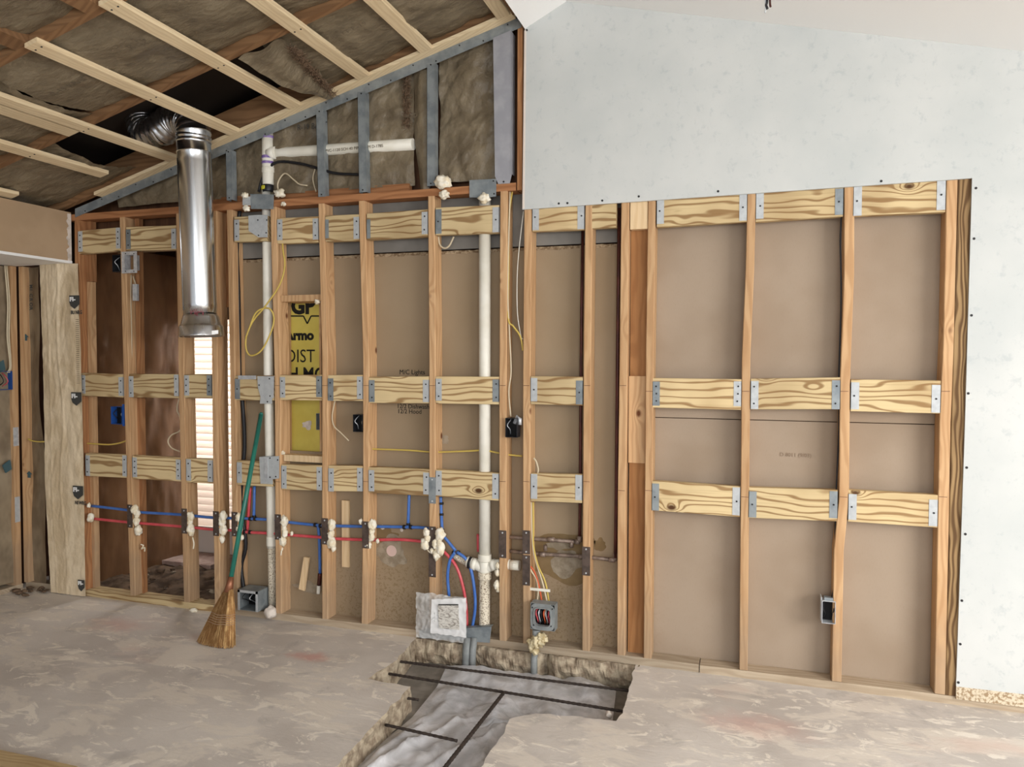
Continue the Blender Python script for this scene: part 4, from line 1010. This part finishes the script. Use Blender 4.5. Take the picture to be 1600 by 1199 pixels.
for px, py in ((196, 396.5), (209, 396.5), (196, 424), (209, 424)): MB().tube(PW([(px, py, -.017), (px, py, -.014)], 0), .0035, 6).build('screw', 'screw', rp_)
# steel box on yellow board
t, _ = ebox('junction_box', 494, 646.5, 503, 672, yy-.05, .045, 'galvdk', 'grey steel box on the yellow board right side', inner='galvdk')
# left edge box
t = empty('outlet_box', (XW, -.2, Z(9, 661)), 'blue box with red and black wires on the left wall', 'box')
za, zb = 1.265, 1.38
mb = MB()
for (y0, y1, z0, z1) in ((-.20, -.197, za, zb), (-.058, -.055, za, zb), (-.197, -.058, za, za+.003), (-.197, -.058, zb-.003, zb)): mb.box(XW-.05, XW+.012, y0, y1, z0, z1)
mb.box(XW-.05, XW-.045, -.197, -.058, za+.003, zb-.003, 1); mb.build('shell', ['bluebox', 'boxin'], t)
for i, c in enumerate(('red', 'silver', 'black', 'red')): MB().tube(smooth_path([(XW-.03, -.18+i*.03, za+.02), (XW+.005, -.17+i*.03, za+.05), (XW-.01, -.165+i*.025, za+.09), (XW-.035, -.18+i*.03, zb-.01)], 4), .003, 6).build('wire', c, t)
# grey box with ring, conduit
gb, (x0, x1, z0, z1) = ebox('grey_junction_box', 829, 946, 867, 983, -.055, .055, 'greybox', 'square grey junction box with coloured wires above the floor trench', wires=('red', 'silver', 'blackbox', 'orange', 'wcable', 'red', 'silver'))
cx, cz = (x0+x1)/2, (z0+z1)/2; ww, hh_ = (x1-x0)/2, (z1-z0)/2
mb = MB(); n = 32
def rr(k, a_, b_): # rounded square
    t_ = 2*math.pi*k/n; c_, s_ = math.cos(t_), math.sin(t_); p_ = 5; q = (abs(c_)**p_+abs(s_)**p_)**(-1/p_); return a_*c_*q, b_*s_*q
rings = []
for (sc_, yv) in ((1.0, -.0565), (1.0, -.0585), (.76, -.0585), (.72, -.066), (.66, -.066), (.66, -.04)):
    rings.append([(cx+rr(k, ww*sc_, hh_*sc_)[0], yv, cz+rr(k, ww*sc_, hh_*sc_)[1]) for k in range(n)])
mr_ = mb.loft(rings, 0, False, False).build('mud_ring', 'greybox', gb)
for i, c in enumerate(('red', 'silver', 'blackbox', 'orange', 'silver', 'red')):
    xx = cx-ww*.5+i*ww*.2; MB().tube(smooth_path([(xx, -.02, cz-hh_*.55), (xx+.003, -.045, cz-.02), (xx-.004, -.05, cz+.02), (xx+.002, -.02, cz+hh_*.55)], 3), .0028, 6).build('wire', c, gb)
for px, py in ((832, 949.5), (863, 952), (834, 977), (861, 979)): q = W(px, py, -.059); MB().tube([q+Vector((0, -.003, 0)), q], .0035, 6).build('screw', 'screw', mr_)
cdx = W(838, 984, -.03); 
MB().tube([cdx, W(838, 996, -.03)], .020, 16).build('conduit_hub', 'greybox', gb)
MB().tube([W(838, 994, -.03), W(836, 1018, -.035), W(834.5, 1030, -.045), W(834.5, 1030, -.045)+Vector((0, 0, -.09))], .0165, 16).build('conduit', 'greybox', gb)
for (px, py, s) in ((846, 996, .8), (838, 1001, 1.1), (833, 1008, 1.1), (845, 1003, .9), (835, 1017, .8), (851, 1000, .6)): blob('foam_wrap', W(px, py, -.045), .026*s, 'foamrough', gb, amp=.7, fr=2.2)
# big box at the foot of the broom
t, (x0, x1, z0, z1) = ebox('utility_box', 372, 925, 403, 953, -.05, .10, 'galvdk', 'galvanized utility box on the floor plate behind the broom', wires=('black', 'silver', 'black'))
mb = MB()
for (a0, a1, b0, b1) in ((x0, x0+.014, z0, z1), (x1-.014, x1, z0, z1), (x0, x1, z1-.014, z1)): mb.box(a0, a1, -.053, -.051, b0, b1)
mb.build('ring_plate', 'galv', t)
# sink-side stub blocks: shims
t = MB(); a = W(534.5, 886, .075); b = W(545, 783, .075); t.box(a.x, b.x, .074, .088, a.z, b.z).build('wood_shim', 'newboard', None, label='upright pale wood strip on brown board below blue line', cat='wood strip')
mb = MB(); A1, A2, B1, B2 = W(466.5, 921, .055), W(475.5, 924, .055), W(483, 872, .07), W(474.5, 871, .07)
mb.hexa([A1, A2, B1, B2], [p+Vector((0, .012, 0)) for p in (A1, A2, B1, B2)]).build('wood_shim', 'newboard', None, label='short slanting pale wood stick standing low between two studs', cat='wood strip')

# ---- cables
def thing_cable(name, label, pts, y, r, mat, cat='cable', **kw): return cable(name, pts, y, r, mat, None, label=label, cat=cat, **kw)
thing_cable('looped_cable', 'yellow cable hanging in a big loop beside the leaning vent pipe', [(441.5, 370, .03), (442, 390, .0), (445, 415, -.01), (437, 445, -.02), (415, 478, -.03), (396, 501, -.03), (385, 526, -.03), (385, 547, -.03), (393, 556, -.03), (409, 547, -.03), (423, 520, -.03), (428, 499, -.02), (423, 484, -.03), (412, 482, -.03), (399, 490, -.035), (390, 512, -.035), (384, 528, -.035)], 0, .0048, 'ycable', k=6)
thing_cable('black_cable', 'thick black cable down the left stud bay to the floor box', [(375, 326, .05), (370.5, 380, .05), (373, 480, .05), (375, 600, .05), (379, 630, .045), (382, 700, .045), (376, 780, .045), (384, 850, .045), (377, 885, .04), (381, 922, .02)], 0, .0115, 'black')
thing_cable('black_cable', 'slim black cable down the right bay to the outlet box', [(1315.5, 325), (1313, 378), (1314.5, 462), (1311, 584), (1311, 640), (1310, 692), (1307, 760), (1305, 820), (1305, 900), (1299, 938)], .02, .0036, 'black')
thing_cable('yellow_cable', 'level yellow cable crossing behind the white drain pipe', [(578, 702), (586, 702), (640, 704), (671, 706.5), (692, 706.6), (734, 705), (757, 704), (778, 708), (796, 711), (816, 713)], .04, .0048, 'ycable')
thing_cable('yellow_cable', 'twin yellow cable down the stud right of the drain pipe', [(804, 290, .04), (801, 297, .03), (795, 342, .02), (794.5, 420, .02), (794, 496, .01), (802, 510, .01), (813, 526, .01), (817, 548, .02)], 0, .0048, 'ycable')
thing_cable('yellow_cable', 'thin yellow cable dropping to the black square box', [(797, 300), (794, 400), (793.5, 470), (796, 520), (798.5, 580), (795, 612), (798, 651)], .01, .004, 'wcable')
thing_cable('white_cable', 'thin pale cable bowed left of a stud under the sheet corner', [(818, 330), (811, 390), (808, 435), (808.5, 490), (814, 525), (817, 530)], .02, .0025, 'pvc')
thing_cable('white_cable', 'pale cable end hanging left of a black box in third row bay', [(524, 624), (519, 650), (522, 666), (532, 676), (545, 689)], .03, .0035, 'wcable')
thing_cable('white_cable', 'pale cable hooked under the top block left of the drain pipe', [(685, 370), (687, 382), (694, 388), (702, 384), (709, 370)], .045, .0045, 'wcable')
thing_cable('white_cable', 'pale cable loop curling left of a stud beside the shutters', [(280, 622), (276.5, 640), (281, 652), (282, 672), (268, 680), (262.5, 690), (268, 700), (281, 706)], .04, .004, 'wcable')
thing_cable('yellow_cable', 'yellow cable crossing the leftmost open bay', [(134, 693), (150, 694), (170, 695), (185, 693), (198, 689)], .04, .0048, 'ycable')
thing_cable('yellow_cable', 'short yellow cable stub on the kraft paper near the corner', [(44, 686), (50, 689), (60, 690.5), (70, 690.5)], -.012, .0045, 'ycable')
thing_cable('white_cable', 'pair of pale cables dropping below the mud ring', [(205, 430), (204.5, 470), (205.5, 520), (206, 582)], .03, .0035, 'wcable')
thing_cable('white_cable', 'curved pale cable bending into the small metal clip', [(208, 432), (212, 445), (213, 455), (208, 460)], .02, .0035, 'wcable')
t = empty('cable_clip', W(210, 470, .02), 'small oblong metal cable clip on stud below mud ring', 'clip')
MB().box(X(206, 460), X(213, 460), .005, .02, Z(210, 470), Z(210, 444)).build('clip_body', 'silver', t)
for i, (o, lab) in enumerate(((0, 'upper of two pale cables running down beside the left wall stud'), (.012, 'second pale cable beside left wall stud'))):
    MB().tube(smooth_path([(XW+.006, -.075-o, 2.03), (XW+.008, -.062-o, 1.8), (XW+.006, -.068-o, 1.6), (XW+.008, -.06-o*.6, 1.42), (XW+.004, -.07-o, 1.37)], 6), .0045, 6).build('white_cable', 'wcable', None, label=lab, cat='cable')
# wires into the grey box
for pts, c, lab in (([(833, 785), (833.5, 830), (833.5, 852), (840, 882), (852, 910), (858, 942)], 'ycable', 'right yellowish cable entering the grey junction box'), ([(830, 785), (831, 830), (833, 858), (838, 880), (848, 912), (855, 942)], 'wcable', 'middle pale cable entering the grey junction box'),
                    ([(829, 885), (836, 896), (842, 915), (847, 942)], 'orange', 'orange cable entering the grey junction box'), ([(826, 872), (829, 890), (838, 905), (841, 922), (839, 942)], 'wcable', 'left pale cable entering the grey junction box')):
    thing_cable('branch_cable', lab, pts, .015, .0045, c, 'cable')
MB().box(X(829, 922, .01), X(860, 922, .01), .002, .008, Z(840, 924), Z(840, 920)).build('cable_staple', 'pvc', stud['K'])
thing_cable('white_cable', 'short pale cable curling over the bracket right of the paired studs', [(834, 716), (838, 722), (841, 735), (838, 745)], .02, .0045, 'wcable')
thing_cable('black_cable', 'black cable sagging below the horizontal vent pipe in the gable', [(404, 300), (412, 275), (431, 254), (465, 255), (500, 264), (526, 271), (570, 273)], .02, .008, 'black')
thing_cable('white_cable', 'pale cable arching over the top plate right of the tee', [(435, 300), (434.5, 285), (445, 271), (459, 281), (468, 288), (480, 290)], .01, .004, 'wcable')
thing_cable('white_cable', 'pale cable rising behind a steel stud above top plate', [(494, 300), (489, 280), (493, 262)], .03, .0035, 'wcable')
# foam clusters at the top plate
for (px, py, s, lab) in ((692, 284, 1.3, 'white foam blob sitting on the top plate left of metal plate'), (694, 304, .85, 'white foam drip hanging just under the top plate'), (437, 302, .9, 'flat foam smear on the top plate beside vent pipe'), (443, 319, .45, 'small foam dot over the red-stained stud'), (383, 305, .6, 'upper foam spot left of the dark metal shield'), (385, 326, .6, 'lower foam spot left of the dark metal shield'), (757, 310, .9, 'foam collar where the drain pipe meets the metal plate'), (496, 472, .5, 'foam bit under the recess header board'), (441, 708, .45, 'foam bit on the recess sill left end')):
    blob('foam_blob', W(px, py, -.012 if px not in (496, 441) else .015), .032*s, 'foam', None, sq=(1, .7, .8), amp=.6, fr=2, sub=3, label=lab, cat='foam')
blob('foam_scrap', W(302, 954, -.03), .02, 'foam', None, sq=(1.3, .8, .6), label='small foam scrap lying in front of the left floor plate', cat='foam')

# ---- plastic wrapped pack in front of the plate
t = empty('wrapped_manual', W(690, 997, -.03), 'clear plastic bag with printed white sheet hung low beside pipes', 'packet')
def PBg(u, v):
    a_ = W(650, 996, -.03); b_ = W(729, 934, -.03); x = a_.x+(b_.x-a_.x)*u+.008*noise.noise(Vector((v*6, 0, 2)))*(1 if u < .1 else 0); z = a_.z+(b_.z-a_.z)*v+.012*noise.noise(Vector((u*5, 2, 7)))
    return Vector((x, -.030-.022*math.sin(math.pi*u)*math.sin(math.pi*v)+.012*abs(noise.noise(Vector((u*7+v*3, v*6, 3))))-.012*abs(noise.noise(Vector((u*13-v*5, v*12, 5)))), z))
grid(PBg, 44, 36).build('plastic_bag', 'bag', t)
def card(name, q, y, mat, th=.003):
    P_ = [W(px, py, y) for px, py in q]; return MB().hexa(P_, [p+Vector((0, th, 0)) for p in P_]).build(name, mat, t)
def PWs(u, v):
    a_, b_, c_, d_ = W(672, 990, -.056), W(728, 997, -.056), W(727.5, 935, -.056), W(674, 937, -.056)
    p = (a_*(1-u)+b_*u)*(1-v)+(d_*(1-u)+c_*u)*v
    return p+Vector((0, -.003*noise.noise(Vector((u*5, v*5, 1)))-.005*abs(noise.noise(Vector((u*8+v*4, v*7, 2))))*max(abs(u-.5), abs(v-.5))*2+.004, .004*noise.noise(Vector((u*8, v*2, 4)))))
ws_ = grid(PWs, 30, 30).build('white_sheet', 'white', t)
pi_ = card('printed_insert', [(686, 982), (718, 985), (716, 945), (684, 945)], -.0585, 'print', .001)
card('printed_border', [(685, 946.5), (716, 946.5), (716, 944.5), (685, 944.5)], -.0590, 'ink', .001)
# ---- conduits rising out of the trench
for i, (px, lab) in enumerate(((732, 'left'), (742, 'right'))):
    A_ = W(px, 1005, .0); MB().tube([A_+Vector((0, -.01, .03)), A_+Vector((0, -.03, -.03)), A_+Vector((.0, -.035, -.11))], .021-.004*i, 14).build('grey_sleeve', 'greybox', None, label='%s grey pipe sleeve going into the trench under the metal cover' % lab, cat='pipe')

# ---- trench: sheet and rebars
def psheet(u, v):
    # left border runs diagonally
    y = -.055-3.0*v
    Lp = [(-.055, -1.47), (-.30, -1.42), (-.62, -1.40), (-1.2, -1.46), (-3.1, -1.7)]
    Rp = [(-.055, -.60), (-.58, -.535), (-.64, -.80), (-.74, -.87), (-1.2, -.86), (-3.1, -.80)]
    def ip(T):
        for (ya, xa_), (yb_, xb_) in zip(T, T[1:]):
            if ya >= y >= yb_: return xa_+(xb_-xa_)*(ya-y)/(ya-yb_)
        return T[-1][1]
    x = ip(Lp)+(ip(Rp)-ip(Lp))*u
    w_ = .024*noise.noise(Vector((x*5+y*2, y*2.6, 1)))+.026*abs(noise.noise(Vector((x*8+y*4, y*4, 2))))+.006*noise.noise(Vector((x*28, y*24, 2)))
    for (fx, fw, fa, fs) in ((-1.25, .022, .026, .30), (-1.05, .018, .018, .45), (-1.34, .03, .012, .1), (-.98, .016, .02, -.25)):
        w_ += fa*math.exp(-abs((x-fx-(y+.8)*fs-.03*noise.noise(Vector((y*4, fx, 2))))/fw))*max(0, min(1, (-y-.42)*5))
    rg = .020*math.exp(-((x+1.18-(y+.9)*.25)/.05)**2)*(1 if y < -.45 else 0)
    e = min(1, min(u, 1-u)*10)
    return Vector((x, y, max(-.108, -.104+.012*e+w_*e*1.1+rg*e)))
grid(psheet, 60, 150).build('plastic_sheet', 'sheet', None, label='wrinkled grey plastic vapour sheet lying in the floor trench', cat='plastic sheet')
def rebar(a, b, r, lab, z=-.036):
    A_, B_ = FL(*a, z), FL(*b, z); n_ = max(4, int((B_-A_).length/.012)); pts = [A_.lerp(B_, i/n_) for i in range(n_+1)]
    MB().tube(pts, [r*(1.12 if i % 2 else .92) for i in range(n_+1)], 8).build('rebar_rod', 'rebar', None, label=lab, cat='rebar')
rebar((624, 1034), (984, 1080), .0065, 'steel rebar crossing the trench nearest the wall')
rebar((600, 1052), (974, 1112), .0065, 'second steel rebar from the wall crossing the trench')
rebar((787, 1083), (640, 1270), .008, 'long rebar running down the trench towards the viewer', -.026)
rebar((602, 1133), (714, 1158), .006, 'short rebar stub jutting from the left slab edge')
rebar((634, 1091), (654, 1094), .006, 'tiny rebar stub at the left slab corner')
q = FL(950, 1121, -.03); blob('concrete_chip', q+Vector((0, .02, .0)), .014, 'plaster', None, label='white chip at the right near corner of the trench', cat='debris', sub=2)

# ---- broom
foot = FL(338, 1008); topw = W(408, 648, -.012)
br = empty('broom', foot, 'corn broom with green handle leaning on the studs', 'broom')
fer = W(358.5, 917, foot.y*.72); 
MB().tube([fer, fer.lerp(topw, .5), topw], [.0125, .0125, .0125], 12).build('handle', 'teal', br)
MB().tube([topw, topw+(topw-fer).normalized()*.012], [.0125, .007], 12).build('handle_tip', 'teal', br)
dn = (fer-topw).normalized()
MB().tube([fer-dn*.05, fer-dn*.02, fer+dn*.03], [.014, .018, .024], 14).build('neck_wrap', 'ferrule', br, label='coppery wire wrap')
c0 = fer+dn*.006
lb, rb = FL(303, 1006), FL(372, 1010)
lb.y = foot.y+.01; rb.y = foot.y-.01
mb = MB(); core = MB()
def hw(t): # half width profile along the head
    return [.022, .045, .062, .078, .095, .118, .142][min(6, int(t*6))] if False else .02+(.142-.02)*(t**.8 if t < .3 else (t*.92+.08*t*t))
Lh = (c0-foot).length
def hp(t, s, d=0.):
    """point on the head: t down, s across -1..1"""
    mid = c0.lerp((lb+rb)/2, t); across = (rb-lb).normalized()
    wdt = .022+((rb-lb).length/2-.022)*min(1, (t**.75)*.55+.45*t)
    skew = -.0
    return mid+across*(s*wdt)+Vector((0, d, 0))
rings = []
for i in range(13):
    t = i/12*.93; dth = .02+.012*math.sin(min(1, t*2)*math.pi/2); rings.append([hp(t, math.cos(a)*.88, math.sin(a)*dth*.85) for a in [2*math.pi*k/18 for k in range(18)]])
sc_ = core.loft(rings, 0, True).build('straw_core', 'straw', br)
M['straw2'] = pbr('dark_straw', S(158, 112, 66), S(130, 88, 48), 40, .8)
for i in range(650):
    s = random.uniform(-1, 1); a = random.uniform(0, 2*math.pi); sd = math.sqrt(max(0, 1-s*s))*(1 if random.random() < .3 else -1)
    dth = .034*sd; t1 = random.uniform(.93, 1.0); j = random.uniform(-.03, .03)
    pts = [hp(.02, s*.9, .018*sd), hp(.35, s+j*.3, dth*.9), hp(.7, s+j, dth), hp(t1, s+j*1.8, dth*1.1)]
    for p in pts: p.z = max(p.z, .002)
    mb.tube(pts, [.0018, .0024, .0020, .0010], 3, 1 if random.random() < .35 else 0)
mb.build('straw_bristles', ['straw', 'straw2'], br, kind='stuff')
for t_ in (.44, .48, .52, .56, .60):
    pts = [hp(t_+.006*math.sin(k), math.cos(a)*1.02, math.sin(a)*.037) for k, a in enumerate([2*math.pi*k/36 for k in range(37)])]
    MB().tube(pts, .0018, 5).build('stitching', 'thread', sc_)

# ---- lumber on the floor near the camera, bottom left
A_ = FL(0, 1172, .02); B_ = FL(130, 1199, .02)
MB().box(-3.4, -2.255, A_.y-.09, A_.y, .001, .02).build('lumber_board', 'floorboard', None, label='pale wooden board lying on the concrete at the bottom left corner', cat='board')

# ---- wires hanging from the ceiling
A_ = Vector((X(1200, 8, -1.2), -1.2, 0)); zc = az+sl*(A_.x-ax)
t = empty('ceiling_wires', (A_.x, -1.2, zc), 'short dark wire ends dangling from the white ceiling', 'wire')
for pts, r, m in (([(1198, -40), (1198.5, 0), (1197, 8), (1199, 14)], .004, 'blackbox'), ([(1202, -40), (1203, 2), (1204, 11)], .003, 'copperred'), ([(1196, -40), (1196, 10), (1195.5, 20)], .002, 'silver')): cable('wire', [(p[0], p[1]) for p in pts], -1.2, r, m, t)

# ---- screws along the drywall
scr = None
SCW = [(873, 318), (886.5, 317.5), (941, 313.5), (998, 307), (1122, 299), (1377, 283), (1525, 294), (1522, 373), (1518, 493), (1513, 615), (1510.5, 731), (1508.5, 835), (1503, 939), (1500.5, 1007), (1497.5, 1067), (823, 47)]
for px, py in SCW:
    q = W(px, py, yD-.0012)
    if scr is None: scr = MB().tube([q, q+Vector((0, .002, 0))], .0055, 8).build('drywall_screw', 'screw', wall)
    else:
        c = scr.copy(); COL.objects.link(c); c.location = q-wpos(wall)+Vector((0, .001, 0))
# paper slits and handwriting
for s, px, py, sz in (('M/C Lights', 624, 585, .036), ('12/2 Dishwasher', 620, 638, .034), ('12/2 Hood', 621, 646, .034)):
    text('handwriting', s, sz, W(px, py, YB-.0015), 'blackink', wall, sx=.95)
text('printing', 'D 8011 (9/03)', .024, W(1218, 713, YB-.0015), 'inkpale', wall, bold=.0)
# pencil layout lines across studs at blocking height
mb = MB()
for k in 'BCDEFGHIJKLMNOPQ':
    for py0 in (605, 740):
        if k in 'BCDE': continue
        py = {605: 603+(9 if k > 'M' else 0), 740: 745+(22 if k > 'L' else 8)+(10 if k in 'OPQ' else 0)}[py0]
        x = sx(k, py); z = Z({'F': 430, 'G': 505, 'H': 570, 'I': 675, 'J': 785, 'K': 820, 'L': 912, 'M': 967, 'N': 1010, 'O': 1160, 'P': 1312, 'Q': 1470}[k], py)
        MB().box(x+.002, x+.034, -.0004, .0, z, z+.002).build('pencil_line', 'copperred', stud[k])
